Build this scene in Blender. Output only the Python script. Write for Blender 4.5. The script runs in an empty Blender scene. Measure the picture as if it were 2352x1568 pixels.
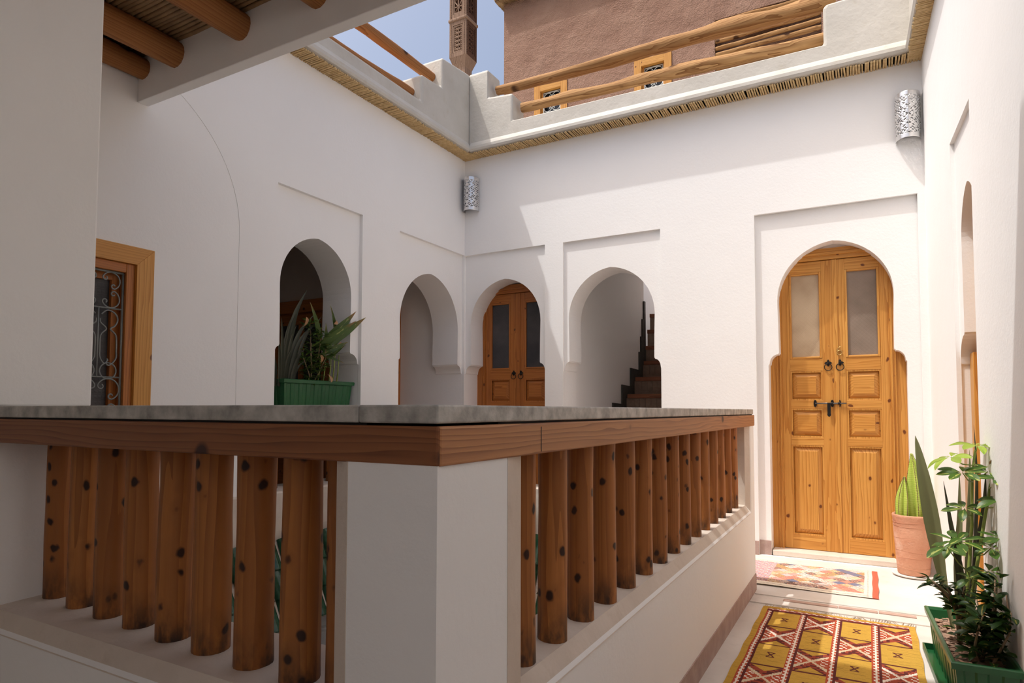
import bpy, bmesh, math, random
import numpy as np
from mathutils import Vector, Matrix, noise
from mathutils.geometry import tessellate_polygon
random.seed(7)
C = bpy.context.scene.collection
PI = math.pi

# ---------------------------------------------------------------- camera
cam_d = bpy.data.cameras.new('camera'); cam = bpy.data.objects.new('camera', cam_d); C.objects.link(cam)
cam_d.sensor_width = 36.0; cam_d.lens = 1470.5 * 36.0 / 2352.0
cam_d.shift_y = (871.3 - 784.0) / 2352.0
cam_d.clip_start = 0.02; cam_d.clip_end = 300
cy_, cp_, cr_ = math.radians(29.0875), math.radians(2.7238), math.radians(0.1281)
fw = Vector((-math.sin(cy_) * math.cos(cp_), math.cos(cy_) * math.cos(cp_), math.sin(cp_)))
rt = Vector((math.cos(cy_), math.sin(cy_), 0)); up = rt.cross(fw)
rt2 = rt * math.cos(cr_) + up * math.sin(cr_); up2 = -rt * math.sin(cr_) + up * math.cos(cr_)
cam.matrix_world = Matrix(((rt2.x, up2.x, -fw.x, 0), (rt2.y, up2.y, -fw.y, 0), (rt2.z, up2.z, -fw.z, 1.1), (0, 0, 0, 1)))
bpy.context.scene.camera = cam

# ---------------------------------------------------------------- light
SC = bpy.context.scene
SC.view_settings.view_transform = 'Standard'; SC.view_settings.look = 'None'
SC.view_settings.gamma = 1.0; SC.view_settings.use_curve_mapping = False
SC.view_settings.exposure = 0.42
SC.cycles.max_bounces = 12; SC.cycles.diffuse_bounces = 8; SC.cycles.glossy_bounces = 3
SC.cycles.sample_clamp_indirect = 8.0; SC.cycles.caustics_reflective = False; SC.cycles.caustics_refractive = False
SUN_DIR = Vector((0.375, 0.27, -1.0)).normalized()
world = bpy.data.worlds.new('sky'); SC.world = world; world.use_nodes = True
wn = world.node_tree.nodes; wl = world.node_tree.links
wn.clear()
w_out = wn.new('ShaderNodeOutputWorld'); w_bg = wn.new('ShaderNodeBackground')
w_sky = wn.new('ShaderNodeTexSky'); w_sky.sky_type = 'NISHITA'; w_sky.sun_disc = False      # hazy summer sky, the sun itself is the lamp below
w_sky.sun_elevation = math.asin(-SUN_DIR.z); w_sky.sun_rotation = math.atan2(-SUN_DIR.x, -SUN_DIR.y)
w_sky.air_density = 1.0; w_sky.dust_density = 8.0; w_sky.ozone_density = 1.0
wl.new(w_sky.outputs[0], w_bg.inputs['Color']); w_bg.inputs['Strength'].default_value = 0.155
wl.new(w_bg.outputs[0], w_out.inputs['Surface'])
sun_d = bpy.data.lights.new('sun', 'SUN'); sun_d.energy = 1.9; sun_d.angle = math.radians(0.6); sun_d.color = (1.0, 0.985, 0.96)
sun = bpy.data.objects.new('sun', sun_d); C.objects.link(sun); sun.location = (-3, -3, 9)
sun.rotation_euler = SUN_DIR.to_track_quat('-Z', 'Y').to_euler()

# ---------------------------------------------------------------- materials
def new_mat(name):
    m = bpy.data.materials.new(name); m.use_nodes = True
    nt = m.node_tree; b = nt.nodes['Principled BSDF']
    return m, nt, b
def N(nt, t, **kw):
    n = nt.nodes.new(t)
    for k, v in kw.items(): setattr(n, k, v)
    return n
def coords(nt, scale=(1, 1, 1), rand=False, loc=(0, 0, 0)):
    tc = N(nt, 'ShaderNodeTexCoord'); mp = N(nt, 'ShaderNodeMapping')
    mp.inputs['Scale'].default_value = scale; mp.inputs['Location'].default_value = loc
    if rand:
        oi = N(nt, 'ShaderNodeObjectInfo'); mul = N(nt, 'ShaderNodeVectorMath', operation='SCALE')
        cmb = N(nt, 'ShaderNodeCombineXYZ')
        nt.links.new(oi.outputs['Random'], cmb.inputs[0]); nt.links.new(oi.outputs['Random'], cmb.inputs[1]); nt.links.new(oi.outputs['Random'], cmb.inputs[2])
        nt.links.new(cmb.outputs[0], mul.inputs[0]); mul.inputs['Scale'].default_value = 37.0
        add = N(nt, 'ShaderNodeVectorMath', operation='ADD')
        nt.links.new(tc.outputs['Object'], add.inputs[0]); nt.links.new(mul.outputs[0], add.inputs[1])
        nt.links.new(add.outputs[0], mp.inputs['Vector'])
    else:
        nt.links.new(tc.outputs['Object'], mp.inputs['Vector'])
    return mp.outputs['Vector']
def noise_n(nt, vec, scale, detail=4, rough=0.5, dist=0.0):
    n = N(nt, 'ShaderNodeTexNoise'); n.inputs['Scale'].default_value = scale; n.inputs['Detail'].default_value = detail
    n.inputs['Roughness'].default_value = rough; n.inputs['Distortion'].default_value = dist
    nt.links.new(vec, n.inputs['Vector']); return n.outputs['Fac']
def ramp(nt, fac, stops):
    r = N(nt, 'ShaderNodeValToRGB'); cr = r.color_ramp
    while len(cr.elements) < len(stops): cr.elements.new(0.5)
    for el, (p, c) in zip(cr.elements, stops):
        el.position = p; el.color = (*c, 1) if len(c) == 3 else c
    nt.links.new(fac, r.inputs['Fac']); return r.outputs['Color']
def mix(nt, fac, a, b, mode='MIX'):
    m = N(nt, 'ShaderNodeMix', data_type='RGBA', blend_type=mode)
    if isinstance(fac, float): m.inputs[0].default_value = fac
    else: nt.links.new(fac, m.inputs[0])
    for i, v in ((6, a), (7, b)):
        if isinstance(v, tuple): m.inputs[i].default_value = (*v, 1)
        else: nt.links.new(v, m.inputs[i])
    return m.outputs[2]
def bump(nt, b, h, strength, dist=0.01):
    n = N(nt, 'ShaderNodeBump'); n.inputs['Strength'].default_value = strength; n.inputs['Distance'].default_value = dist
    nt.links.new(h, n.inputs['Height']); nt.links.new(n.outputs[0], b.inputs['Normal'])
def plaster(name, c1, c2, rough=0.75, big=1.2, fine=60, bs=0.12, spot=None, bd=0.01):
    m, nt, b = new_mat(name)
    v = coords(nt)
    f = noise_n(nt, v, big, 5, 0.55)
    col = ramp(nt, f, [(0.3, c1), (0.7, c2)])
    if spot:
        f2 = noise_n(nt, v, 9, 8, 0.7)
        k = ramp(nt, f2, [(0.56, (0, 0, 0)), (0.72, (1, 1, 1))])
        kk = N(nt, 'ShaderNodeMath', operation='MULTIPLY'); nt.links.new(k, kk.inputs[0]); kk.inputs[1].default_value = 0.6
        col = mix(nt, kk.outputs[0], col, spot)
    nt.links.new(col, b.inputs['Base Color']); b.inputs['Roughness'].default_value = rough
    h = noise_n(nt, v, fine, 4, 0.6); h2 = noise_n(nt, v, 5, 4, 0.5)
    ad = N(nt, 'ShaderNodeMath', operation='MULTIPLY_ADD'); nt.links.new(h2, ad.inputs[0]); ad.inputs[1].default_value = 2.5; nt.links.new(h, ad.inputs[2])
    bump(nt, b, ad.outputs[0], bs, bd)
    b.inputs['Specular IOR Level'].default_value = 0.25
    return m
def wood(name, axis, light, dark, knot, rough=0.5, fine=26, knots=True, kscale=5.0, spec=0.35, kr=0.10, ring=1.0, dirt=None):
    m, nt, b = new_mat(name)
    s = [1, 1, 1]; s['xyz'.index(axis)] = 0.055
    v = coords(nt, tuple(s), rand=True)
    warp = noise_n(nt, v, 3.5, 2, 0.5)
    g = N(nt, 'ShaderNodeTexWave', wave_type='RINGS', rings_direction={'x': 'X', 'y': 'Y', 'z': 'Z'}[axis], wave_profile='SAW')
    g.inputs['Scale'].default_value = fine * 0.9; g.inputs['Distortion'].default_value = 14.0
    g.inputs['Detail'].default_value = 2.0; g.inputs['Detail Scale'].default_value = 0.8
    nt.links.new(v, g.inputs['Vector'])
    n2 = noise_n(nt, v, fine * 4, 4, 0.7)
    col = ramp(nt, g.outputs['Fac'], [(0.0, tuple(min(1, a * 1.08) for a in light)), (0.62, tuple(0.6 * a + 0.4 * d for a, d in zip(light, dark))), (0.95, tuple(d * (1 - .2 * ring) + (1 - ring) * .4 * (a - d) for a, d in zip(light, dark)))])
    col = mix(nt, ramp(nt, n2, [(0.35, (0, 0, 0)), (0.75, (0.75, 0.75, 0.75))]), col, tuple(0.5 * a + 0.5 * d for a, d in zip(light, dark)))
    big = noise_n(nt, v, 2.2, 2, 0.5)
    col = mix(nt, ramp(nt, big, [(0.35, (0, 0, 0)), (0.7, (0.55, 0.55, 0.55))]), col, dark)
    if knots:
        s2 = [1, 1, 1]; s2['xyz'.index(axis)] = 0.75
        v2 = coords(nt, tuple(s2), rand=True)
        vo = N(nt, 'ShaderNodeTexVoronoi'); vo.inputs['Scale'].default_value = kscale; vo.inputs['Randomness'].default_value = 1.0
        nz = N(nt, 'ShaderNodeTexNoise'); nz.inputs['Scale'].default_value = kscale * 1.6; nz.inputs['Detail'].default_value = 2
        nt.links.new(v2, nz.inputs['Vector'])
        dsp = N(nt, 'ShaderNodeVectorMath', operation='MULTIPLY_ADD'); nt.links.new(nz.outputs['Color'], dsp.inputs[0]); dsp.inputs[1].default_value = (0.35 / kscale,) * 3; nt.links.new(v2, dsp.inputs[2])
        nt.links.new(dsp.outputs[0], vo.inputs['Vector'])
        kf = ramp(nt, vo.outputs['Distance'], [(kr, (1, 1, 1)), (kr * 1.6, (0, 0, 0))])
        halo = ramp(nt, vo.outputs['Distance'], [(kr * 1.2, (0.65, 0.65, 0.65)), (kr * 3.0, (0, 0, 0))])
        col = mix(nt, halo, col, tuple(0.35 * a + 0.65 * d for a, d in zip(light, dark)))
        col = mix(nt, kf, col, knot)
    if dirt:
        tcd = N(nt, 'ShaderNodeTexCoord'); sp_ = N(nt, 'ShaderNodeSeparateXYZ'); nt.links.new(tcd.outputs['Object'], sp_.inputs[0])
        mr = N(nt, 'ShaderNodeMapRange'); nt.links.new(sp_.outputs['Z'], mr.inputs[0]); mr.inputs[1].default_value = dirt[0]; mr.inputs[2].default_value = dirt[1]; mr.inputs[3].default_value = 1.0; mr.inputs[4].default_value = 0.0
        dn = noise_n(nt, coords(nt, (1, 1, .4), rand=True), 30, 4, 0.6)
        mm = N(nt, 'ShaderNodeMath', operation='MULTIPLY'); nt.links.new(mr.outputs[0], mm.inputs[0]); nt.links.new(ramp(nt, dn, [(0.35, (0, 0, 0)), (0.6, (1, 1, 1))]), mm.inputs[1])
        col = mix(nt, mm.outputs[0], col, (0.05, 0.025, 0.014))
    nt.links.new(col, b.inputs['Base Color']); b.inputs['Roughness'].default_value = rough
    b.inputs['Specular IOR Level'].default_value = spec
    bump(nt, b, n2, 0.15, 0.004)
    return m
def simple(name, col, rough=0.5, metal=0.0, spec=0.5, var=None, nscale=20, bs=0.0, trans=0.0):
    m, nt, b = new_mat(name)
    b.inputs['Base Color'].default_value = (*col, 1); b.inputs['Roughness'].default_value = rough
    b.inputs['Metallic'].default_value = metal; b.inputs['Specular IOR Level'].default_value = spec
    if var:
        v = coords(nt); f = noise_n(nt, v, nscale, 5, 0.6)
        nt.links.new(ramp(nt, f, [(0.35, col), (0.68, var)]), b.inputs['Base Color'])
        if bs: bump(nt, b, f, bs, 0.005)
    return m

M = {}
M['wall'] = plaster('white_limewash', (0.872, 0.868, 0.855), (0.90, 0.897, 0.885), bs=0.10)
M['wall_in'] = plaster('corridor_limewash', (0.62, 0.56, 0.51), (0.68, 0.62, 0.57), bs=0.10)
M['tadelakt'] = plaster('cream_tadelakt', (0.54, 0.51, 0.45), (0.63, 0.60, 0.54), rough=0.6, big=3.0, fine=35, bs=0.25, spot=(0.52, 0.47, 0.38))
M['ledge'] = plaster('beige_ledge_plaster', (0.60, 0.52, 0.44), (0.70, 0.62, 0.54), rough=0.55, big=4.0, fine=30, bs=0.25, spot=(0.52, 0.44, 0.35))
M['base'] = plaster('brown_baseboard_paint', (0.36, 0.25, 0.22), (0.46, 0.34, 0.30), rough=0.6, big=14, fine=60, bs=0.2, spot=(0.55, 0.47, 0.42))
M['floor'] = plaster('polished_concrete_floor', (0.60, 0.55, 0.50), (0.72, 0.68, 0.63), rough=0.45, big=3.0, fine=40, bs=0.12, spot=(0.50, 0.46, 0.42))
M['floor_red'] = wood('reddish_floor_strip', 'x', (0.52, 0.38, 0.32), (0.42, 0.28, 0.23), (0.3, 0.2, 0.18), 0.5, knots=False)
M['earth'] = plaster('earth_red_render', (0.42, 0.245, 0.175), (0.50, 0.31, 0.225), rough=0.95, big=2.5, fine=46, bs=1.0, bd=0.055)
M['slab'] = plaster('grey_stone_coping', (0.24, 0.235, 0.215), (0.60, 0.585, 0.54), rough=0.42, big=22, fine=40, bs=0.2, spot=(0.60, 0.58, 0.54))
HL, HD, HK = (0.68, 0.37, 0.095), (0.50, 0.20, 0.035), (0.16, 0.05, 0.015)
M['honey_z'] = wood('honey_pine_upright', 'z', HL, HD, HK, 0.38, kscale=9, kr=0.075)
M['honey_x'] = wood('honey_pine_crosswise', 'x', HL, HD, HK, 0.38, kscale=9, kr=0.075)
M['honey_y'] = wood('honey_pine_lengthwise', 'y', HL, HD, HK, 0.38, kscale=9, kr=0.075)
AL, AD, AK = (0.50, 0.19, 0.045), (0.36, 0.115, 0.025), (0.10, 0.03, 0.01)  # honey pine made darker and redder, shade put into its colour
M['shade_pine_z'] = wood('shade_toned_pine_upright', 'z', AL, AD, AK, 0.4, kscale=9, kr=0.075)
M['shade_pine_x'] = wood('shade_toned_pine_crosswise', 'x', AL, AD, AK, 0.4, kscale=9, kr=0.075)
M['shade_pine_y'] = wood('shade_toned_pine_lengthwise', 'y', AL, AD, AK, 0.4, kscale=9, kr=0.075)
M['bal'] = wood('baluster_pole_wood', 'z', (0.46, 0.18, 0.046), (0.25, 0.082, 0.019), (0.035, 0.014, 0.008), 0.5, fine=20, kscale=21, kr=0.15, ring=0.3, dirt=(0.54, 0.64))
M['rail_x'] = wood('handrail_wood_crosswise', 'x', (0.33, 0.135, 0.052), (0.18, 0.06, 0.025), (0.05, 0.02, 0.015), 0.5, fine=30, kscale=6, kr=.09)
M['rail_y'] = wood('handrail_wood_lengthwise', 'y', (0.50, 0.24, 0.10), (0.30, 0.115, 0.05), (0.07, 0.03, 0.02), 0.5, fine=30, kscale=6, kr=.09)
M['log_x'] = wood('roof_log_crosswise', 'x', (0.56, 0.34, 0.15), (0.25, 0.105, 0.035), (0.08, 0.035, 0.015), 0.75, fine=24, kscale=4, spec=0.15)
M['log_y'] = wood('roof_log_lengthwise', 'y', (0.46, 0.21, 0.075), (0.28, 0.11, 0.035), (0.06, 0.025, 0.012), 0.65, fine=24, kscale=4, spec=0.2)
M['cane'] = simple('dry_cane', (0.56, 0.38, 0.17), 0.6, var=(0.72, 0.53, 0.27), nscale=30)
M['cane_dark'] = simple('dark_brown_cane', (0.25, 0.15, 0.07), 0.6, var=(0.38, 0.24, 0.115), nscale=14)  # darker brown cane of the ceiling and house eave
M['iron'] = simple('black_wrought_iron', (0.02, 0.02, 0.02), 0.45, 0.6)
M['grille'] = simple('grey_painted_iron', (0.22, 0.235, 0.225), 0.45, 0.2)
M['grille_white'] = simple('white_painted_iron', (0.62, 0.64, 0.62), 0.5)
M['brass'] = simple('brass', (0.62, 0.42, 0.16), 0.3, 1.0)
M['silver'] = simple('polished_tin', (0.80, 0.79, 0.78), 0.3, 1.0)
M['steel'] = simple('bare_steel', (0.5, 0.5, 0.5), 0.3, 1.0)
M['terra'] = plaster('terracotta', (0.50, 0.235, 0.14), (0.60, 0.33, 0.215), rough=0.8, big=6, fine=30, bs=0.5, spot=(0.72, 0.52, 0.42))
M['saucer'] = simple('whitewashed_saucer', (0.74, 0.70, 0.66), 0.6)
M['green'] = simple('green_plastic', (0.010, 0.085, 0.026), 0.32, var=(0.016, 0.115, 0.036), nscale=3)
M['soil'] = simple('dry_potting_soil', (0.30, 0.18, 0.12), 0.95, var=(0.48, 0.33, 0.25), nscale=60, bs=0.8)
M['chips'] = simple('bark_chips', (0.28, 0.16, 0.10), 0.9, var=(0.45, 0.29, 0.20), nscale=25)
M['tile_green'] = simple('green_glazed_clay', (0.010, 0.048, 0.022), 0.15, var=(0.03, 0.085, 0.045), nscale=18)
M['mortar'] = plaster('beige_mortar', (0.55, 0.45, 0.37), (0.64, 0.55, 0.47), bs=0.5)
M['greywood'] = simple('grey_painted_cornice', (0.33, 0.33, 0.34), 0.5, var=(0.38, 0.38, 0.38))
M['stone_dark'] = plaster('dark_stone_skirting', (0.055, 0.055, 0.05), (0.09, 0.088, 0.08), rough=0.5, big=10, bs=0.2)
M['nosing'] = wood('stair_nosing_wood', 'x', (0.30, 0.12, 0.06), (0.20, 0.07, 0.035), (0.05, 0.02, 0.01), 0.5, knots=False)
M['riser_tile'] = simple('clay_riser_tile', (0.26, 0.19, 0.145), 0.6, var=(0.34, 0.25, 0.19), nscale=30)
M['carved'] = wood('weathered_carved_wood', 'z', (0.36, 0.25, 0.18), (0.22, 0.14, 0.10), (0.1, 0.06, 0.04), 0.8, knots=False, spec=0.1)
M['carved_shade'] = wood('shade_toned_carved_wood', 'z', (0.15, 0.08, 0.05), (0.09, 0.045, 0.03), (0.1, 0.06, 0.04), 0.8, knots=False, spec=0.1)  # darker copy paints shade on the core and right side
M['dark'] = simple('dark_opening', (0.02, 0.018, 0.018), 0.9)

def glass_mat(name, c1, c2, rough=0.35):
    m, nt, b = new_mat(name)
    v = coords(nt)
    rot = N(nt, 'ShaderNodeMapping'); rot.inputs['Rotation'].default_value = (0, PI / 4, 0); nt.links.new(v, rot.inputs['Vector'])
    ck = N(nt, 'ShaderNodeTexVoronoi', feature='DISTANCE_TO_EDGE'); ck.inputs['Scale'].default_value = 48; ck.inputs['Randomness'].default_value = 0.0
    nt.links.new(rot.outputs[0], ck.inputs['Vector'])
    f = noise_n(nt, v, 4, 3, 0.5)
    nt.links.new(ramp(nt, f, [(0.35, c1), (0.65, c2)]), b.inputs['Base Color'])
    b.inputs['Roughness'].default_value = rough; b.inputs['Specular IOR Level'].default_value = 0.3
    b.inputs['IOR'].default_value = 1.45
    bump(nt, b, ck.outputs['Distance'], 0.7, 0.004)
    return m
M['glass'] = glass_mat('patterned_glass', (0.20, 0.155, 0.12), (0.28, 0.22, 0.175))
M['glass_dark'] = glass_mat('dark_patterned_glass', (0.05, 0.05, 0.055), (0.09, 0.085, 0.085), 0.3)
M['glass_far'] = simple('dark_window_glass', (0.015, 0.018, 0.025), 0.08)

def leaf_mat(name, base, second, amt=0.5, width=0.01, centre=True, tip=None, length=0.1, trans=0.35):
    m, nt, b = new_mat(name)
    tc = N(nt, 'ShaderNodeTexCoord'); sep = N(nt, 'ShaderNodeSeparateXYZ'); nt.links.new(tc.outputs['Object'], sep.inputs[0])
    ab = N(nt, 'ShaderNodeMath', operation='ABSOLUTE'); nt.links.new(sep.outputs['X'], ab.inputs[0])
    dv = N(nt, 'ShaderNodeMath', operation='DIVIDE'); nt.links.new(ab.outputs[0], dv.inputs[0]); dv.inputs[1].default_value = width
    v = coords(nt, (1, 0.4, 1), rand=True); f = noise_n(nt, v, 0.9 / width, 3, 0.6)
    ad = N(nt, 'ShaderNodeMath', operation='MULTIPLY_ADD'); nt.links.new(f, ad.inputs[0]); ad.inputs[1].default_value = 1.6; nt.links.new(dv.outputs[0], ad.inputs[2])
    lo = 0.8 + amt * 0.6
    c = ramp(nt, ad.outputs[0], [(lo * 0.5, (1, 1, 1)), (lo * 0.5 + 0.12, (0, 0, 0))]) if centre else ramp(nt, ad.outputs[0], [(0.75, (0, 0, 0)), (0.9, (1, 1, 1))])
    col = mix(nt, c, base, second)
    oi = N(nt, 'ShaderNodeObjectInfo')
    col = mix(nt, ramp(nt, oi.outputs['Random'], [(0.0, (0, 0, 0)), (1.0, (0.45, 0.45, 0.45))]), col, tuple(x * 0.45 for x in base))
    if tip:
        my = N(nt, 'ShaderNodeMapRange'); nt.links.new(sep.outputs['Y'], my.inputs[0])
        my.inputs[1].default_value = length * 0.7; my.inputs[2].default_value = length
        mm = N(nt, 'ShaderNodeMath', operation='MULTIPLY'); nt.links.new(my.outputs[0], mm.inputs[0])
        nt.links.new(ramp(nt, f, [(0.4, (0, 0, 0)), (0.55, (1, 1, 1))]), mm.inputs[1])
        col = mix(nt, mm.outputs[0], col, tip)
    nt.links.new(col, b.inputs['Base Color']); b.inputs['Roughness'].default_value = 0.38; b.inputs['Specular IOR Level'].default_value = 0.4
    tr = N(nt, 'ShaderNodeBsdfTranslucent'); nt.links.new(col, tr.inputs['Color'])
    mx = N(nt, 'ShaderNodeMixShader'); mx.inputs[0].default_value = trans
    out = nt.nodes['Material Output']
    nt.links.new(b.outputs[0], mx.inputs[1]); nt.links.new(tr.outputs[0], mx.inputs[2]); nt.links.new(mx.outputs[0], out.inputs['Surface'])
    return m
M['scheff'] = leaf_mat('variegated_umbrella_leaf', (0.075, 0.16, 0.025), (0.48, 0.54, 0.14), 1.25, 0.020)
M['scheff_lime'] = leaf_mat('lime_umbrella_leaf', (0.38, 0.52, 0.07), (0.20, 0.38, 0.05), 1.0, 0.018)
M['croton'] = leaf_mat('dark_croton_leaf', (0.030, 0.075, 0.016), (0.44, 0.38, 0.06), 0.95, 0.014)
M['croton_mid'] = leaf_mat('green_croton_leaf', (0.06, 0.13, 0.025), (0.50, 0.50, 0.10), 1.3, 0.010)
M['ginger'] = leaf_mat('striped_ginger_leaf', (0.10, 0.17, 0.035), (0.38, 0.42, 0.12), 1.1, 0.018, tip=(0.35, 0.15, 0.06), length=0.26)
M['dryleaf'] = simple('dry_brown_leaf', (0.36, 0.19, 0.09), 0.7, var=(0.5, 0.3, 0.15), nscale=40)
M['strap'] = leaf_mat('olive_strap_leaf', (0.30, 0.33, 0.17), (0.42, 0.44, 0.26), -0.2, 0.02, trans=0.15)
M['strap_dark'] = leaf_mat('bronze_strap_leaf', (0.055, 0.06, 0.034), (0.10, 0.10, 0.06), -0.2, 0.02, trans=0.2)
M['stem_green'] = simple('green_stem', (0.20, 0.27, 0.06), 0.5, var=(0.32, 0.38, 0.08))
M['stem_brown'] = simple('woody_stem', (0.22, 0.15, 0.09), 0.8, var=(0.35, 0.26, 0.16))
def cactus_mat():
    m, nt, b = new_mat('lime_cactus_skin')
    v = coords(nt, (1, 1, 1)); w = N(nt, 'ShaderNodeTexWave', wave_type='BANDS', bands_direction='Z')
    w.inputs['Scale'].default_value = 22; w.inputs['Distortion'].default_value = 6; nt.links.new(v, w.inputs['Vector'])
    nt.links.new(ramp(nt, w.outputs['Fac'], [(0.2, (0.36, 0.48, 0.07)), (0.9, (0.44, 0.54, 0.11))]), b.inputs['Base Color'])
    b.inputs['Roughness'].default_value = 0.45
    return m
M['cactus'] = cactus_mat()
M['spine'] = simple('brown_cactus_rib_edge', (0.16, 0.09, 0.05), 0.8)
def attr_mat(name, bs=0.5):
    m, nt, b = new_mat(name)
    a = N(nt, 'ShaderNodeAttribute'); a.attribute_name = 'weave'
    nt.links.new(a.outputs['Color'], b.inputs['Base Color']); b.inputs['Roughness'].default_value = 0.95
    b.inputs['Specular IOR Level'].default_value = 0.1
    v = coords(nt, (1, 3, 1)); bump(nt, b, noise_n(nt, v, 120, 2, 0.5), bs, 0.004)
    return m
M['rug'] = attr_mat('woven_wool')
M['fringe'] = simple('cream_wool_fringe', (0.55, 0.45, 0.33), 0.95)

# ---------------------------------------------------------------- mesh helpers
class MB:
    def __init__(s): s.v = []; s.f = []; s.mi = []; s.sm = []
    def add(s, vs, fs, mi=0, smooth=False):
        o = len(s.v); s.v += [tuple(x) for x in vs]
        for f in fs: s.f.append([i + o for i in f]); s.mi.append(mi); s.sm.append(smooth)
        return s
    def box(s, a, b, mi=0, rz=0, piv=None):
        x0, y0, z0 = a; x1, y1, z1 = b
        vs = [(x0, y0, z0), (x1, y0, z0), (x1, y1, z0), (x0, y1, z0), (x0, y0, z1), (x1, y0, z1), (x1, y1, z1), (x0, y1, z1)]
        if rz:
            px, py = piv or ((x0 + x1) / 2, (y0 + y1) / 2); c, n = math.cos(rz), math.sin(rz)
            vs = [(px + (x - px) * c - (y - py) * n, py + (x - px) * n + (y - py) * c, z) for x, y, z in vs]
        return s.add(vs, [(0, 3, 2, 1), (4, 5, 6, 7), (0, 1, 5, 4), (1, 2, 6, 5), (2, 3, 7, 6), (3, 0, 4, 7)], mi)
    def tube(s, pts, rad, seg=8, mi=0, cap=True, smooth=True, squash=None):
        pts = [Vector(p) for p in pts]; n = len(pts)
        rads = rad if isinstance(rad, (list, tuple)) else [rad] * n
        vs = []; prev = None
        for i, p in enumerate(pts):
            t = (pts[min(i + 1, n - 1)] - pts[max(i - 1, 0)]).normalized()
            if prev is None:
                a = Vector((0, 0, 1)) if abs(t.z) < 0.9 else Vector((1, 0, 0))
                u = t.cross(a).normalized()
            else:
                u = (prev - t * prev.dot(t)).normalized()
            w = t.cross(u); prev = u
            for k in range(seg):
                an = 2 * PI * k / seg
                vs.append(p + (u * math.cos(an) + w * math.sin(an)) * rads[i])
        fs = []
        for i in range(n - 1):
            for k in range(seg):
                a = i * seg + k; b = i * seg + (k + 1) % seg
                fs.append((a, b, b + seg, a + seg))
        s.add(vs, fs, mi, smooth)
        if cap:
            o = len(s.v) - len(vs)
            s.f.append([o + k for k in range(seg)][::-1]); s.mi.append(mi); s.sm.append(False)
            s.f.append([o + (n - 1) * seg + k for k in range(seg)]); s.mi.append(mi); s.sm.append(False)
        return s
    def lathe(s, prof, c=(0, 0), seg=32, mi=0, wob=0.0, smooth=True):
        vs = []
        for j, (r, z) in enumerate(prof):
            for k in range(seg):
                a = 2 * PI * k / seg
                rr = r * (1 + wob * noise.noise(Vector((math.cos(a) * 1.5, math.sin(a) * 1.5, z * 9))))
                vs.append((c[0] + rr * math.cos(a), c[1] + rr * math.sin(a), z))
        fs = []
        for j in range(len(prof) - 1):
            for k in range(seg):
                a = j * seg + k; b = j * seg + (k + 1) % seg
                fs.append((a, b, b + seg, a + seg))
        return s.add(vs, fs, mi, smooth)
    def prism(s, outer, holes, mp, d0, d1, mi=0):
        loops = [outer] + list(holes)
        flat = [p for l in loops for p in l]
        tris = tessellate_polygon([[Vector((p[0], p[1], 0)) for p in l] for l in loops])
        n = len(flat)
        vs = [mp(p[0], p[1], d0) for p in flat] + [mp(p[0], p[1], d1) for p in flat]
        fs = [tuple(t) for t in tris] + [tuple(n + i for i in t[::-1]) for t in tris]
        o = 0
        for l in loops:
            m = len(l)
            for i in range(m):
                a, b = o + i, o + (i + 1) % m
                fs.append((a, b, b + n, a + n))
            o += m
        return s.add(vs, fs, mi)
    def sweep(s, prof, path_a, path_b, axes, mi=0, smooth=False):
        # extrude closed 2D profile between two points; axes = (u vector, v vector)
        pa, pb = Vector(path_a), Vector(path_b); u, v = Vector(axes[0]), Vector(axes[1])
        n = len(prof); vs = [pa + u * p[0] + v * p[1] for p in prof] + [pb + u * p[0] + v * p[1] for p in prof]
        fs = [(i, (i + 1) % n, n + (i + 1) % n, n + i) for i in range(n)] + [tuple(range(n))[::-1], tuple(range(n, 2 * n))]
        return s.add(vs, fs, mi, smooth)
    def mesh(s, name, mats, bevel=0):
        me = bpy.data.meshes.new(name); me.from_pydata([tuple(v) for v in s.v], [], s.f)
        for m in (mats if isinstance(mats, (list, tuple)) else [mats]): me.materials.append(m)
        me.polygons.foreach_set('material_index', s.mi); me.polygons.foreach_set('use_smooth', s.sm)
        bm = bmesh.new(); bm.from_mesh(me)
        bmesh.ops.recalc_face_normals(bm, faces=bm.faces)
        bm.to_mesh(me); bm.free(); me.update()
        return me
    def build(s, name, mats, parent=None, bevel=0, seg=2, norm=True):
        me = s.mesh(name, mats); o = bpy.data.objects.new(name, me); C.objects.link(o)
        if parent: attach(o, parent)
        if bevel:
            b = o.modifiers.new('bevel', 'BEVEL'); b.width = bevel; b.segments = seg; b.limit_method = 'ANGLE'; b.angle_limit = math.radians(40)
        return o
def attach(o, parent):
    o.parent = parent
    m = parent.matrix_basis.copy(); q = parent
    while q.parent: m = q.parent.matrix_basis @ q.matrix_parent_inverse @ m; q = q.parent
    o.matrix_parent_inverse = m.inverted()
def tag(o, label=None, cat=None, group=None, kind=None):
    if label: o['label'] = label
    if cat: o['category'] = cat
    if group: o['group'] = group
    if kind: o['kind'] = kind
    return o
def empty(name, loc=(0, 0, 0), rz=0):
    o = bpy.data.objects.new(name, None); C.objects.link(o); o.location = loc; o.rotation_euler = (0, 0, rz); o.empty_display_size = 0.1
    return o
def child(name, mesh, parent, mat=None):
    # object whose local frame is the parent's frame
    o = bpy.data.objects.new(name, mesh); C.objects.link(o); o.parent = parent
    if mat is not None: o.matrix_local = mat
    return o

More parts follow.
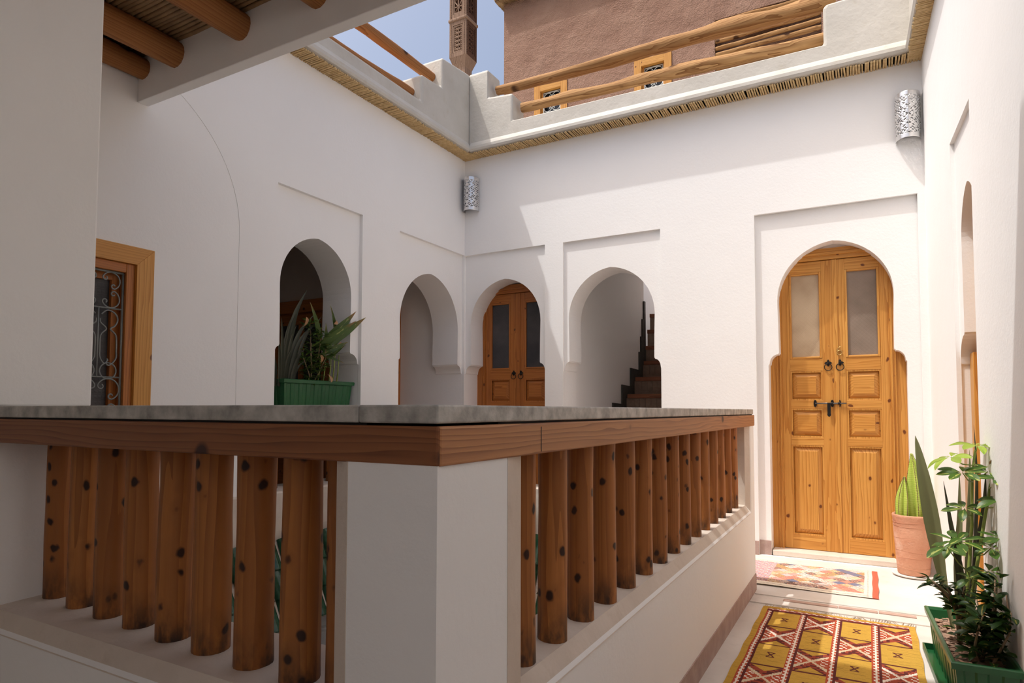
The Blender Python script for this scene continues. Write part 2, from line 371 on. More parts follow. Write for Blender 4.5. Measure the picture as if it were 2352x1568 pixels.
# ---------------------------------------------------------------- dimensions
XL, YB, XF, YF, YE = -3.456, 5.243, -0.629, 0.876, 4.226
RT = 0.26                                   # thickness of the balustrade walls
ZC = 3.57                                   # eave height
def xr(y): return 0.376 + 0.03 * (YB - y)
def mapL(u, v, d): return (XL - d, u, v)
def mapB(u, v, d): return (u, YB + d, v)
def mapR(u, v, d): return (xr(u) + d, u, v)
def arch(l0, l1, i0, i1, zb, za, zc=1.452, zt=1.532, ex=0.04, shoe=0.006):
    cx = (i0 + i1) / 2; w = (i1 - i0) / 2
    R = w + ex; h = math.sqrt(R * R - ex * ex); zs = za - h
    L = [(l0, zb), (l0, zc)]
    a0 = i0 - l0
    if a0 > 0.015:
        L.append((l0 + 0.006, zc + 0.004))
        for k in range(0, 7):
            t = k / 6 * PI / 2; L.append((i0 - (a0 - 0.008) * math.cos(t), zc + 0.008 + (zt - zc - 0.008) * math.sin(t)))
    L.append((i0 + 0.0, zt + 0.004)); L.append((i0 + shoe, zt + 0.01)); L.append((i0 + shoe * 0.7, (zt + zs) / 2)); 
    am = math.acos(ex / R)
    for k in range(0, 15):
        t = am * k / 14; L.append((cx + ex - R * math.cos(t), zs + R * math.sin(t)))
    Rr = []
    for k in range(13, -1, -1):
        t = am * k / 14; Rr.append((cx - ex + R * math.cos(t), zs + R * math.sin(t)))
    Rr += [(i1 - shoe * 0.7, (zt + zs) / 2), (i1 - shoe, zt + 0.01), (i1, zt + 0.004)]
    a1 = l1 - i1
    if a1 > 0.015:
        for k in range(6, -1, -1):
            t = k / 6 * PI / 2; Rr.append((i1 + (a1 - 0.008) * math.cos(t), zc + 0.008 + (zt - zc - 0.008) * math.sin(t)))
        Rr.append((l1 - 0.006, zc + 0.004))
    Rr += [(l1, zc), (l1, zb)]
    return L + Rr
def rect(a, b, c, d): return [(a, b), (a, d), (c, d), (c, b)]

# ---------------------------------------------------------------- setting: floors
f = MB()
f.box((-0.75, -3.2, -0.30), (1.2, 4.1, 0.0)); f.box((-3.46, 4.1, -0.30), (1.2, YB + 0.05, 0.0)); f.box((-3.46, -3.2, -0.30), (-0.75, 1.1, 0.0))
f.box((-5.2, 1.2, -0.30), (-3.76, 6.0, 0.0)); f.box((-3.76, YB + 0.05, -0.30), (1.2, 6.1, 0.0))
fl = f.build('floor', M['floor']); tag(fl, 'worn grey and beige polished floor of the upstairs gallery', None, kind='structure')
st = MB().box((-0.62, 3.935, 0.0005), (0.405, 4.02, 0.006)).build('floor_strip', M['floor'], fl)
for (a, b) in ((-0.455, -0.175), (-0.17, 0.02), (0.026, 0.2)):
    MB().box((a, 4.045 + (a + .5) * .02, 0.0005), (b, 4.085 + (a + .5) * .02, 0.005)).build('floor_strip', M['floor_red'], fl)
MB().box((-0.62, 4.12, 0.0005), (0.40, 4.16, 0.005)).build('floor_strip', M['floor'], fl)
lf = MB().box((-5.2, -2.0, -3.4), (1.2, YB + 0.3, -3.2)).build('floor', M['floor']); tag(lf, 'courtyard ground floor far below the balustrade', None, kind='structure')

# ---------------------------------------------------------------- setting: left wall
w = MB()
A1o = arch(2.965, 3.785, 3.010, 3.700, 0.30, 2.345)
A2o = arch(4.243, 5.2425, 4.290, 5.178, 0.0, 2.345)
Lw = rect(1.34, 0.86, 2.11, 1.975)           # window opening in the wall
outer = [(-3.2, -3.2), (-3.2, 3.62), (YB + 0.3, 3.62), (YB + 0.3, -3.2)]
w.prism(outer, [A1o, A2o, Lw], mapL, 0.03, 0.33)
N1 = [(2.955, 0.33), (2.955, 2.635), (3.785, 2.635), (3.785, 0.33)]
N2 = [(4.243, 0.03), (4.243, 2.622), (5.2428, 2.622), (5.2428, 0.03)]
ba = [(0.75, 0.88)]
for k in range(0, 61):
    t = PI * k / 60; ba.append((1.705 - 0.955 * math.cos(t), 2.22 + 0.86 * math.sin(t)))
ba.append((2.66, 0.88))
w.prism([(-3.2, -3.2), (-3.2, 3.62), (YB + 0.001, 3.62), (YB + 0.001, -3.2)], [N1, N2, ba], mapL, 0.0, 0.032)
w.prism(ba, [Lw], mapL, 0.003, 0.031)
wall_left = w.build('wall_left', M['wall']); tag(wall_left, 'long white courtyard wall in shade with two arched openings and a grilled window', None, kind='structure')
# band and cornice under the gallery line
bnd = MB().sweep([(0, 0.245), (0.035, 0.235), (0.04, 0.30), (0.03, 0.545), (0.02, 0.556), (0, 0.556)], (XL, 1.14, 0), (XL, 3.966, 0), ((1, 0, 0), (0, 0, 1))).build('trim_1', M['ledge'])
tag(bnd, 'beige plaster band running along the left courtyard wall above the green tiles', None, kind='structure')

# ---------------------------------------------------------------- setting: back wall
A3 = arch(-3.4555, -2.577, -3.395, -2.631, 0.0, 2.352)
A4 = arch(-2.392, -1.500, -2.345, -1.556, 0.0, 2.352)
A6 = arch(-0.667, 0.2455, -0.597, 0.176, 0.0, 2.367)
w = MB()
outer = [(XL - 1.45, -3.2), (XL - 1.45, 3.62), (0.55, 3.62), (0.55, -3.2)]
w.prism(outer, [A3, A4], lambda u, v, d: mapB(u, v, d), 0.025, 0.22) if False else None
w.prism([(XL - 1.45, -3.2), (XL - 1.45, 3.62), (-0.755, 3.62), (-0.755, -3.2)], [A3, A4], mapB, 0.024, 0.30)
w.prism([(-0.755, -3.2), (-0.755, 3.62), (0.55, 3.62), (0.55, -3.2)], [A6], mapB, 0.034, 0.30)
N3 = [(-3.4559, 0.002), (-3.4559, 2.617), (-2.574, 2.622), (-2.574, 0.002)]
N4 = [(-2.392, 0.002), (-2.392, 2.620), (-1.498, 2.622), (-1.498, 0.002)]
N6 = [(-0.752, 0.002), (-0.752, 2.628), (0.331, 2.624), (0.331, 0.002)]
w.prism([(XL - 1.45, -3.2), (XL - 1.45, 3.62), (0.55, 3.62), (0.55, -3.2)], [N3, N4, N6], mapB, 0.0, 0.026)
wall_back = w.build('wall_back', M['wall']); tag(wall_back, 'white courtyard wall with stair arch and two arched wooden doors', None, kind='structure')

# ---------------------------------------------------------------- setting: right wall
AR = arch(3.525, 4.10, 3.545, 3.955, 0.0, 2.215, zc=1.34, zt=1.49, ex=0.05)
NR = [(3.50, 0.002), (3.50, 2.52), (4.09, 2.53), (4.09, 0.002)]
w = MB()
w.prism([(-3.2, -0.3), (-3.2, 3.6), (1.9, 3.6), (1.9, 4.3), (YB + 0.1, 4.3), (YB + 0.1, -0.3)], [AR], mapR, 0.020, 0.20)
w.prism([(-3.2, -0.3), (-3.2, 3.6), (1.9, 3.6), (1.9, 4.3), (YB + 0.05, 4.3), (YB + 0.05, -0.3)], [NR], mapR, 0.0, 0.022)
wall_right = w.build('wall_right', M['wall']); tag(wall_right, 'sunlit white wall on the right with a narrow arched doorway', None, kind='structure')
wd = MB()
wd.box((xr(4.1) + 0.13, 3.49, 0.02), (xr(4.1) + 0.17, 4.14, 2.3), 0)
wd.box((xr(4.1) + 0.060, 3.98, 0.02), (xr(4.1) + 0.13, 4.098, 1.40), 0)
d2 = wd.build('door_3', M['honey_z'], None, 0.003); tag(d2, 'honey wooden door edge in the right wall arch', None, kind='structure')

# walls that close the gallery behind the camera and inner rooms
w = MB(); w.box((-5.2, -3.4, -3.2), (1.2, -3.2, 3.6)); wn_ = w.build('wall_near', M['wall']); tag(wn_, 'white gallery wall behind the viewpoint', None, kind='structure')
w = MB()
w.box((-5.0, 1.0, 0.0), (-4.9, 6.0, 2.9)); w.box((-5.0, 1.0, 2.9), (XL - 0.33, YB + .3, 3.0)); w.box((-4.9, 1.0, 0.0), (XL - 0.33, 1.1, 2.9))
w.prism([(-4.9, 0), (-4.9, 2.9), (-3.786, 2.9), (-3.786, 0)], [rect(-4.80, 0.02, -4.05, 2.0)], lambda u, v, d: (u, 4.08 + d, v), 0, 0.1)
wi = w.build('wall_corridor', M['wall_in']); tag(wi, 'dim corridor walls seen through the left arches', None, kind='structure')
w = MB(); w.prism([(-4.9, 0), (-4.9, 2.6), (-3.786, 2.6), (-3.786, 0)], [], lambda u, v, d: (u, YB + d, v), -0.01, 0.02)

# corridor door (facing the camera) and post
dr = empty('door_4', (-4.425, 4.06, 0)); tag(dr, 'dark wooden door in the corridor behind the potted window plants', None, kind='structure')
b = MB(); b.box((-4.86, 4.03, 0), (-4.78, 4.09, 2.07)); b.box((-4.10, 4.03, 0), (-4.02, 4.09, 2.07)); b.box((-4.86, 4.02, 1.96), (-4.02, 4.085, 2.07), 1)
b.build('door_frame', [M['shade_pine_z'], M['shade_pine_x']], dr, 0.004)
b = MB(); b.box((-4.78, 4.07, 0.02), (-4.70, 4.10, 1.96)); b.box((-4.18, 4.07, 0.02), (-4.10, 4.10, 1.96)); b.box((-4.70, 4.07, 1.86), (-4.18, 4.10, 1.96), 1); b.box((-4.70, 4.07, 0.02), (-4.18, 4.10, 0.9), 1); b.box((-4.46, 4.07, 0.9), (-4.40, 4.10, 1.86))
b.build('door_leaf', [M['shade_pine_z'], M['shade_pine_x']], dr, 0.003)
MB().box((-4.70, 4.085, 0.9), (-4.18, 4.092, 1.86)).build('glass_pane', M['glass_dark'], dr)
b = MB(); b.box((-4.33, 5.13, 0), (-4.245, 5.255, 2.2)); b.box((-4.36, 5.16, 0), (-4.33, 5.25, 2.2))
jp = b.build('trim_2', M['shade_pine_z'], None, 0.004); tag(jp, 'shade-toned wooden door post inside the second left arch', None, kind='structure')

# ---------------------------------------------------------------- rooms behind back wall
w = MB()
w.box((-3.60, 5.542, 0), (-3.50, 5.9, 2.9)); w.box((-2.52, 5.542, 0), (-2.42, 7.72, 3.4))
w.box((-3.6, 5.9, 0), (-2.5, 6.0, 2.9)); w.box((-3.6, 5.54, 2.5), (-2.5, 5.95, 2.6))
w.box((-1.50, 5.542, 0), (-1.40, 9.3, 3.4)); w.box((-3.3, 9.2, 0), (-1.4, 9.3, 4.6)); w.box((-3.4, 7.62, 0), (-3.3, 9.3, 4.4)); w.box((-3.3, 7.62, 0), (-2.52, 7.72, 3.4))
w.box((-2.52, 5.542, 3.3), (-1.4, 7.9, 3.4))
ws = w.build('wall_stairwell', M['wall']); tag(ws, 'white stairwell walls behind the stair arch', None, kind='structure')

# stairs
stairs = empty('staircase', (-1.96, 5.5, 0)); tag(stairs, 'tiled stairs with wooden nosings climbing behind the arch', 'stairs')
ZS = [0.25, 0.455, 0.66, 0.87, 1.075, 1.282, 1.488, 1.701]; YS = [5.60, 5.87, 6.15, 6.42, 6.70, 6.985, 7.275, 7.60]
b = MB()
for i, (z, y) in enumerate(zip(ZS, YS)):
    b.box((-2.419, y + 0.012, max(0, z - 0.42)), (-1.501, (YS[i + 1] + 0.05) if i < 7 else 7.75, z - 0.045))
b.build('stair_core', M['riser_tile'], stairs)
def board(y, z, name='nosing'):
    MB().box((-2.385, y - 0.012, z - 0.047), (-1.503, y + 0.31, z)).build(name, M['nosing'], stairs, 0.004)
for i, (z, y) in enumerate(zip(ZS, YS)):
    board(y, z)
    if i >= 4:
        x = -2.372
        while x < -1.53:
            wd_ = 0.066 + random.uniform(-.006, .006); x1 = min(x + wd_, -1.503)
            MB().box((x, y + 0.003 + random.uniform(0, .003), z - 0.158), (x1 - 0.004, y + 0.02, z - 0.048)).build('riser_tile', M['riser_tile'], stairs)
            x = x1
# winders fanning about the newel corner
for k, z in enumerate((1.897, 2.106, 2.321)):
    ya = (7.72, 7.79, 7.90)[k]; yb2 = ya + 0.10 + 0.16 * k
    for nm, za, zb_, off, mt in (('winder_core', z - 0.22, z - 0.047, 0.014, 'riser_tile'), ('nosing', z - 0.047, z, 0.0, 'nosing')):
        q = MB(); q.prism([(-2.40, ya + off), (-1.503, yb2 + off), (-1.503, 9.15), (-2.40, 9.15)], [], lambda u, v, d: (u, v, d), za, zb_); q.build(nm, M[mt], stairs)
MB().box((-2.522, 7.70, 1.60), (-2.40, 7.735, 2.45)).build('newel_skirting', M['stone_dark'], stairs)
# skirting zigzag on the stair wall
sk = [(5.56, 0.0)]
CY = [5.50, 5.76, 6.03, 6.30, 6.57, 6.867, 7.17, 7.492]; CZ = [z + 0.105 for z in ZS]
poly = [(5.55, 0.02), (5.55, CZ[0])]
for i in range(8):
    if i: poly += [(CY[i], CZ[i - 1] - 0.01), (CY[i], CZ[i])]
poly += [(7.56, CZ[7]), (7.56, 2.0), (7.62, 2.0), (7.62, 2.22), (7.68, 2.22), (7.68, 2.45), (7.719, 2.45), (7.719, 0.02)]
MB().prism(poly, [], lambda u, v, d: (-2.42 + d, u, v), 0.0, 0.018).build('stair_skirting', M['stone_dark'], stairs)

# ---------------------------------------------------------------- panelled double doors
def panelled_door(nm, label, cx, Y, z0, mz, mx_, mg, number=None, bolt=False, parentkind='structure', jl=0.10, jr=0.10, gl=None, gr=None):
    root = empty(nm, (cx, Y, z0)); tag(root, label, None, kind=parentkind)
    W = 0.365; ztop = 2.25
    f_ = MB()
    for sgn, jw in ((-1, jl), (1, jr)):
        a = cx + sgn * W; bb = a + sgn * jw
        lo, hi = min(a, bb), max(a, bb)
        f_.box((lo, Y - 0.03, z0 - 0.035), (hi, Y + 0.05, ztop + 0.07))
        f_.box((a + sgn * 0.012 - 0.005, Y - 0.037, z0 - .035), (a + sgn * 0.012 + 0.005, Y - 0.03, ztop)); f_.box((a + sgn * 0.034 - 0.004, Y - 0.04, z0 - .035), (a + sgn * 0.034 + 0.004, Y - 0.03, ztop))
    f_.build('door_frame', [mz, mx_], root, 0.002)
    l_ = MB(); l_.box((cx - W - 0.1, Y - 0.035, ztop + 0.004), (cx + W + 0.1, Y + 0.05, ztop + 0.09)); l_.box((cx - W - 0.1, Y - 0.05, ztop + 0.035), (cx + W + 0.1, Y - 0.03, ztop + 0.055))
    l_.build('lintel', mx_, root, 0.003)
    for sgn in (-1, 1):
        a, bb = (cx - W, cx - 0.002) if sgn < 0 else (cx + 0.002, cx + W)
        so, si = 0.058, 0.078                                    # outer and inner stile
        xa, xb = (a + so, bb - si) if sgn < 0 else (a + si, bb - so)
        t0, t1 = Y - 0.018, Y + 0.022
        lf_ = MB()
        lf_.box((a, t0, z0), (xa, t1, ztop), 0); lf_.box((xb, t0, z0), (bb, t1, ztop), 0)
        for (ra, rb) in ((z0, 0.150), (0.835, 0.895), (1.115, 1.18), (1.405, 1.50), (2.165, ztop)):
            lf_.box((xa, t0 + 0.0008, ra), (xb, t1, rb), 1)
        if sgn > 0: lf_.box((a - 0.006, t0 - 0.007, z0), (a + 0.028, t0, ztop), 0)
        leaf = lf_.build('door_leaf', [mz, mx_], root, 0.0015)
        for (pa, pb) in ((0.150, 0.835), (0.895, 1.115), (1.18, 1.405)):
            p_ = MB(); m_ = 0.012
            # bead round the opening
            for (x0_, x1_, z0_, z1_) in ((xa, xa + m_, pa, pb), (xb - m_, xb, pa, pb), (xa + m_, xb - m_, pa, pa + m_), (xa + m_, xb - m_, pb - m_, pb)):
                p_.box((x0_, t0 + 0.003, z0_), (x1_, t0 + 0.018, z1_), 0)
            i0, i1, j0, j1 = xa + m_, xb - m_, pa + m_, pb - m_; bv = 0.034
            yb_, yf_ = t0 + 0.022, t0 + 0.006
            vs = [(i0, yb_, j0), (i1, yb_, j0), (i1, yb_, j1), (i0, yb_, j1), (i0 + bv, yf_ + .002, j0 + bv), (i1 - bv, yf_ + .002, j0 + bv), (i1 - bv, yf_ + .002, j1 - bv), (i0 + bv, yf_ + .002, j1 - bv),
                  (i0 + bv, yf_ - .002, j0 + bv), (i1 - bv, yf_ - .002, j0 + bv), (i1 - bv, yf_ - .002, j1 - bv), (i0 + bv, yf_ - .002, j1 - bv)]
            p_.add(vs, [(0, 1, 5, 4), (1, 2, 6, 5), (2, 3, 7, 6), (3, 0, 4, 7), (4, 5, 9, 8), (5, 6, 10, 9), (6, 7, 11, 10), (7, 4, 8, 11), (8, 9, 10, 11)], 1 if pb - pa < 0.3 else 0)
            p_.build('raised_panel', [mz, mx_], leaf)
        g_ = MB(); m_ = 0.016
        for (x0_, x1_, z0_, z1_, k_) in ((xa, xa + m_, 1.5, 2.165, 0), (xb - m_, xb, 1.5, 2.165, 0), (xa + m_, xb - m_, 1.5, 1.5 + m_, 1), (xa + m_, xb - m_, 2.165 - m_, 2.165, 1)):
            g_.box((x0_, t0 - 0.004, z0_), (x1_, t0 + 0.02, z1_), k_)
        g_.build('glazing_bead', [mz, mx_], leaf, 0.004)
        MB().box((xa + 0.012, t0 + 0.012, 1.512), (xb - 0.012, t0 + 0.016, 2.153)).build('glass_pane', (gl if sgn < 0 else gr) or mg, leaf)
        # ring pull
        hx = cx + sgn * 0.036 - (0.004 if sgn < 0 else -0.004); hz = 1.462
        h = MB()
        for k in range(4):
            an = k * PI / 2; dx, dz = math.cos(an), math.sin(an)
            c0_ = (hx + dx * 0.014, hz + dz * 0.014)
            h.add([(c0_[0] + dx * 0.013, t0 - 0.004, c0_[1] + dz * 0.013), (c0_[0] - dz * 0.010, t0 - 0.005, c0_[1] + dx * 0.010), (c0_[0] - dx * 0.013, t0 - 0.005, c0_[1] - dz * 0.013), (c0_[0] + dz * 0.010, t0 - 0.005, c0_[1] - dx * 0.010),
                   (c0_[0] + dx * 0.013, t0, c0_[1] + dz * 0.013), (c0_[0] - dz * 0.010, t0, c0_[1] + dx * 0.010), (c0_[0] - dx * 0.013, t0, c0_[1] - dz * 0.013), (c0_[0] + dz * 0.010, t0, c0_[1] - dx * 0.010)],
                  [(0, 1, 2, 3), (0, 4, 5, 1), (1, 5, 6, 2), (2, 6, 7, 3), (3, 7, 4, 0)])
        h.tube([(hx, t0, hz), (hx, t0 - 0.014, hz)], [0.009, 0.006], 10)
        pts = [(hx + 0.026 * math.sin(t), t0 - 0.010, hz - 0.026 - 0.006 + 0.026 * math.cos(t)) for t in [2 * PI * k / 24 for k in range(25)]]
        h.tube(pts, 0.0032, 6, cap=False)
        h.build('ring_pull', M['iron'], leaf)
        if number and sgn > 0:
            q = MB(); nx_, nz_ = hx - 0.002, 1.548
            pts = [(nx_ + 0.017 * math.cos(t), t0 - 0.009, nz_ - 0.011 + 0.017 * math.sin(t)) for t in [PI * 1.0 - 2 * PI * k / 20 for k in range(21)]]
            q.tube(pts, 0.0032, 6)
            pts = [(nx_ - 0.017, t0 - 0.009, nz_ - 0.011), (nx_ - 0.016, t0 - 0.009, nz_ + 0.008), (nx_ - 0.008, t0 - 0.009, nz_ + 0.024), (nx_ + 0.004, t0 - 0.009, nz_ + 0.033), (nx_ + 0.016, t0 - 0.009, nz_ + 0.036)]
            q.tube(pts, [0.0035, 0.0034, 0.003, 0.0026, 0.0018], 6)
            q.build('door_number', M['brass'], leaf)
    if bolt:
        bz = 1.155; t0 = Y - 0.018
        b_ = MB()
        for bx in (cx - 0.135, cx - 0.018, cx + 0.030):
            b_.prism([(bx - .008, bz - .022), (bx - .011, bz - .008), (bx - .011, bz + .008), (bx - .008, bz + .022), (bx, bz + .028), (bx + .008, bz + .022), (bx + .011, bz + .008), (bx + .011, bz - .008), (bx + .008, bz - .022), (bx, bz - .028)], [], lambda u, v, d: (u, t0 - d, v), 0, 0.006)
        for bx in (cx - 0.018, cx + 0.030): b_.tube([(bx - 0.007, t0 - 0.012, bz), (bx + 0.007, t0 - 0.012, bz)], 0.0105, 10)
        b_.build('bolt_plates', M['iron'], root)
        MB().tube([(cx - 0.135, t0 - 0.013, bz), (cx + 0.078, t0 - 0.013, bz)], 0.0055, 10).build('bolt_rod', simple('dark_steel', (0.16, 0.16, 0.16), 0.35, 0.8), root)
        q = MB(); hx = cx - 0.040
        q.prism([(hx - .012, bz + .005), (hx + .012, bz + .005), (hx + .011, bz - .075), (hx + .013, bz - .083), (hx + .011, bz - .092), (hx, bz - .104), (hx - .011, bz - .092), (hx - .013, bz - .083), (hx - .011, bz - .075)], [], lambda u, v, d: (u, t0 - d, v), 0.016, 0.022)
        q.build('hasp', M['iron'], root, 0.002)
    return root
glass_warm = glass_mat('tan_patterned_glass', (0.42, 0.31, 0.20), (0.56, 0.44, 0.30))  # tan glass of the left pane, paler than the right
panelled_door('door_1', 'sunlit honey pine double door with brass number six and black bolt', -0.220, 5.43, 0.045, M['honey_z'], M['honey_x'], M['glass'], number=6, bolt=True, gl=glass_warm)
panelled_door('door_2', 'pine double door toned dark for shade in the corner arch of the back wall', -3.0, 5.52, 0.045, M['shade_pine_z'], M['shade_pine_x'], M['glass_dark'], jl=0.12, jr=0.12)
sill = MB().box((-0.66, 5.275, 0.0), (0.24, 5.5, 0.042)).build('trim_3', M['ledge'], None, 0.006); tag(sill, 'worn plaster doorstep under the numbered door', None, kind='structure')
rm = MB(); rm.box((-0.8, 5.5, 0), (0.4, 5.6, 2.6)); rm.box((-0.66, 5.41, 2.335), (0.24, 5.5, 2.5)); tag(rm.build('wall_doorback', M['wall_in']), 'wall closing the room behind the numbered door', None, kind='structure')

# baseboards
b = MB(); b.box((-0.775, YB - 0.006, 0.0), (-0.752, YB + 0.001, 0.105)); b.box((-0.752, YB + 0.027, 0.0), (-0.668, YB + 0.035, 0.11)); b.box((0.249, YB + 0.027, 0), (0.331, YB + 0.035, 0.105)); b.box((-1.5, YB - 0.006, 0), (-0.775, YB + 0.001, 0.105))
tag(b.build('baseboard_back', M['base'], None, 0.002), 'brown baseboard at the foot of the white back wall', None, kind='structure')
b = MB(); b.prism([(-2, 0), (-2, 0.10), (3.48, 0.10), (3.48, 0)], [], mapR, -0.006, 0.001)
tag(b.build('baseboard_right', M['wall']), 'white skirting at the foot of the right wall', None, kind='structure')

# ---------------------------------------------------------------- roof edges: eave lip + cane + parapets
def log_mesh(a, b, r0, r1, seg=14, n=26, amp=0.12, seed=0, gnarl=1.0):
    a, b = Vector(a), Vector(b); m = MB(); t = (b - a).normalized()
    ax = Vector((0, 0, 1)); u = t.cross(ax).normalized(); w_ = t.cross(u)
    vs = []; L = (b - a).length
    for i in range(n):
        s = i / (n - 1); p = a + (b - a) * s
        bend = Vector((noise.noise(Vector((seed, s * 2.2, 3.1))), noise.noise(Vector((seed, 7.7, s * 2.2))), noise.noise(Vector((s * 2.0, seed, 1.3))))) * 0.035 * gnarl * math.sin(PI * s)
        r = r0 + (r1 - r0) * s
        if i in (0, n - 1): r *= 0.93
        for k in range(seg):
            an = 2 * PI * k / seg
            q = Vector((math.cos(an) * 1.3, math.sin(an) * 1.3, s * L * 3 + seed * 5))
            rr = r * (1 + amp * noise.noise(q) + amp * 0.5 * noise.noise(q * 3.1))
            vs.append(p + bend + (u * math.cos(an) + w_ * math.sin(an)) * rr)
    fs = []
    for i in range(n - 1):
        for k in range(seg):
            A = i * seg + k; B = i * seg + (k + 1) % seg; fs.append((A, B, B + seg, A + seg))
    m.add(vs, fs, 0, True); m.add([vs[k] for k in range(seg)], [tuple(range(seg))]); m.add([vs[(n - 1) * seg + k] for k in range(seg)], [tuple(range(seg))])
    return m
def canes(n, start, step, d, length, r, mb, jit=0.012):
    start, step, d = Vector(start), Vector(step), Vector(d)
    for i in range(n):
        p = start + step * (i + random.uniform(-.12, .12)); dd = (d + step.normalized() * random.uniform(-.03, .03)).normalized()
        rr = r * random.uniform(.75, 1.15); p = p + Vector((0, 0, random.uniform(-.0015, .0015)))
        mb.tube([p - dd * 0.01, p + dd * (length + random.uniform(-jit, 0.0))], rr, 6)
EP = 0.152                                   # eave projection
lip = [(0.0, 0.0), (0.03, 0.004), (0.04, 0.020), (0.04, 0.045), (0.028, 0.07), (0.012, 0.095), (-0.02, 0.10), (-0.10, 0.10), (-0.16, 0.0)]
PY = YB - EP                                 # lip line, back
par = empty('parapet', (-1.5, PY, ZC)); tag(par, 'cream plastered stepped roof parapet above the back wall', 'parapet')
m = MB(); zq = ZC + 0.012
m.prism([(XL + EP - .035, zq), (XL + EP - .035, 4.36), (-3.115, 4.36), (-3.115, 4.085), (-2.845, 4.06), (-2.845, 3.80), (-0.232, 3.785), (-0.232, 4.06), (-0.215, 4.085), (0.43, 4.10), (0.43, zq)], [], lambda u, v, d: (u, PY + 0.02 + d, v), 0.0, 0.235)
m.build('coping', M['tadelakt'], par, 0.022, 3)
m = MB(); m.sweep([(-p[0] + 0.035, p[1]) for p in lip], (XL + EP, PY, zq), (0.45, PY, zq), ((0, 1, 0), (0, 0, 1))); m.build('eave_lip', M['tadelakt'], par)
m = MB(); canes(205, (XL + 0.01, YB + 0.02, ZC + 0.002), (0.0188, 0, 0), (0, -1, 0), EP + 0.005, 0.0074, m); tag(m.build('cane_fringe', M['cane'], par), kind='stuff')
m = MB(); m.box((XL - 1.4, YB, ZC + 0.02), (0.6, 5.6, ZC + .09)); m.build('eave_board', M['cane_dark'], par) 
parl = empty('parapet', (XL + EP, 3.7, ZC)); tag(parl, 'shaded stepped roof parapet above the left wall', 'parapet')
m = MB(); PX = XL + EP
m.prism([(1.95, zq), (1.95, 3.775), (4.355, 3.775), (4.355, 4.01), (4.66, 4.03), (4.66, 4.31), (PY + 0.03, 4.36), (PY + 0.03, zq)], [], lambda u, v, d: (PX - 0.02 - d, u, v), 0.0, 0.235)
m.build('coping', M['tadelakt'], parl, 0.022, 3)
m = MB(); m.sweep([(p[0] - 0.035, p[1]) for p in lip], (PX, 1.95, zq), (PX, PY, zq), ((1, 0, 0), (0, 0, 1))); m.build('eave_lip', M['tadelakt'], parl)
m = MB(); canes(178, (XL - 0.02, 1.95, ZC + 0.002), (0, 0.0188, 0), (1, 0, 0), EP + 0.005, 0.0074, m); tag(m.build('cane_fringe', M['cane'], parl), kind='stuff')
m = MB(); m.box((-5.1, -2.0, ZC + 0.02), (XL + .01, YB + .3, ZC + .09)); m.build('eave_board', M['cane_dark'], parl)
parr = empty('parapet', (0.29, 4.0, ZC)); tag(parr, 'roof edge with cane fringe along the top of the right wall', 'parapet')
m = MB(); m.prism([(1.95, zq), (1.95, 4.08), (YB + .2, 4.08), (YB + .2, zq)], [], lambda u, v, d: (xr(u) - 0.075 + d, u, v), 0.0, 0.24); m.build('coping', M['tadelakt'], parr, 0.02, 3)
m = MB(); canes(172, (xr(YB) + 0.02, YB - 0.02, ZC + 0.002), (0.0006, -0.0188, 0), (-1, 0, 0), 0.115, 0.0074, m); tag(m.build('cane_fringe', M['cane'], parr), kind='stuff')
m = MB(); m.sweep([(-0.02, 0.0), (-0.03, 0.03), (-0.02, .09), (0.02, 0.1), (0.02, 0)], (xr(1.95) - 0.075, 1.95, zq), (xr(YB) - 0.075, YB, zq), ((1, 0, 0), (0, 0, 1))); m.build('eave_lip', M['tadelakt'], parr)

# rail logs on the roof parapets
lg = log_mesh((-3.075, 5.22, 4.185), (-0.15, 5.22, 4.165), 0.042, 0.070, seed=1, amp=.3).build('rail_log', M['log_x']); tag(lg, 'upper weathered log rail above the back parapet', 'log', 'rough log rails on the roof parapets')
lg = log_mesh((-2.80, 5.22, 3.95), (-0.15, 5.22, 3.875), 0.047, 0.050, seed=2, amp=.3).build('rail_log', M['log_x']); tag(lg, 'lower weathered log rail above the back parapet', 'log', 'rough log rails on the roof parapets')
lg = log_mesh((PX - .14, 1.98, 3.79), (PX - 0.14, 4.37, 3.87), 0.05, 0.045, seed=3, amp=.1).build('rail_log', M['log_y']); tag(lg, 'lower log rail above the left parapet', 'log', 'rough log rails on the roof parapets')
lg = log_mesh((PX - .14, 1.98, 4.08), (PX - 0.14, 4.68, 4.15), 0.048, 0.045, seed=4, amp=.1).build('rail_log', M['log_y']); tag(lg, 'upper log rail above the left parapet', 'log', 'rough log rails on the roof parapets')

# roofs behind parapets
r_ = MB(); r_.box((-9, YB + 0.28, ZC - 0.06), (4, 7.95, ZC + 0.0)) ; r_.box((-9, 7.95, ZC - 0.06), (-3.4, 20, ZC)); r_.box((-1.4, 7.95, ZC - 0.06), (4, 20, ZC)); r_.box((-3.4, 9.3, ZC - .06), (-1.4, 20, ZC)); r_.box((-9, -2, ZC - 0.06), (-5.0, YB + .28, ZC))
tag(r_.build('roof_terrace', M['tadelakt']), 'roof terrace slab behind the parapets', 'roof', kind='structure')

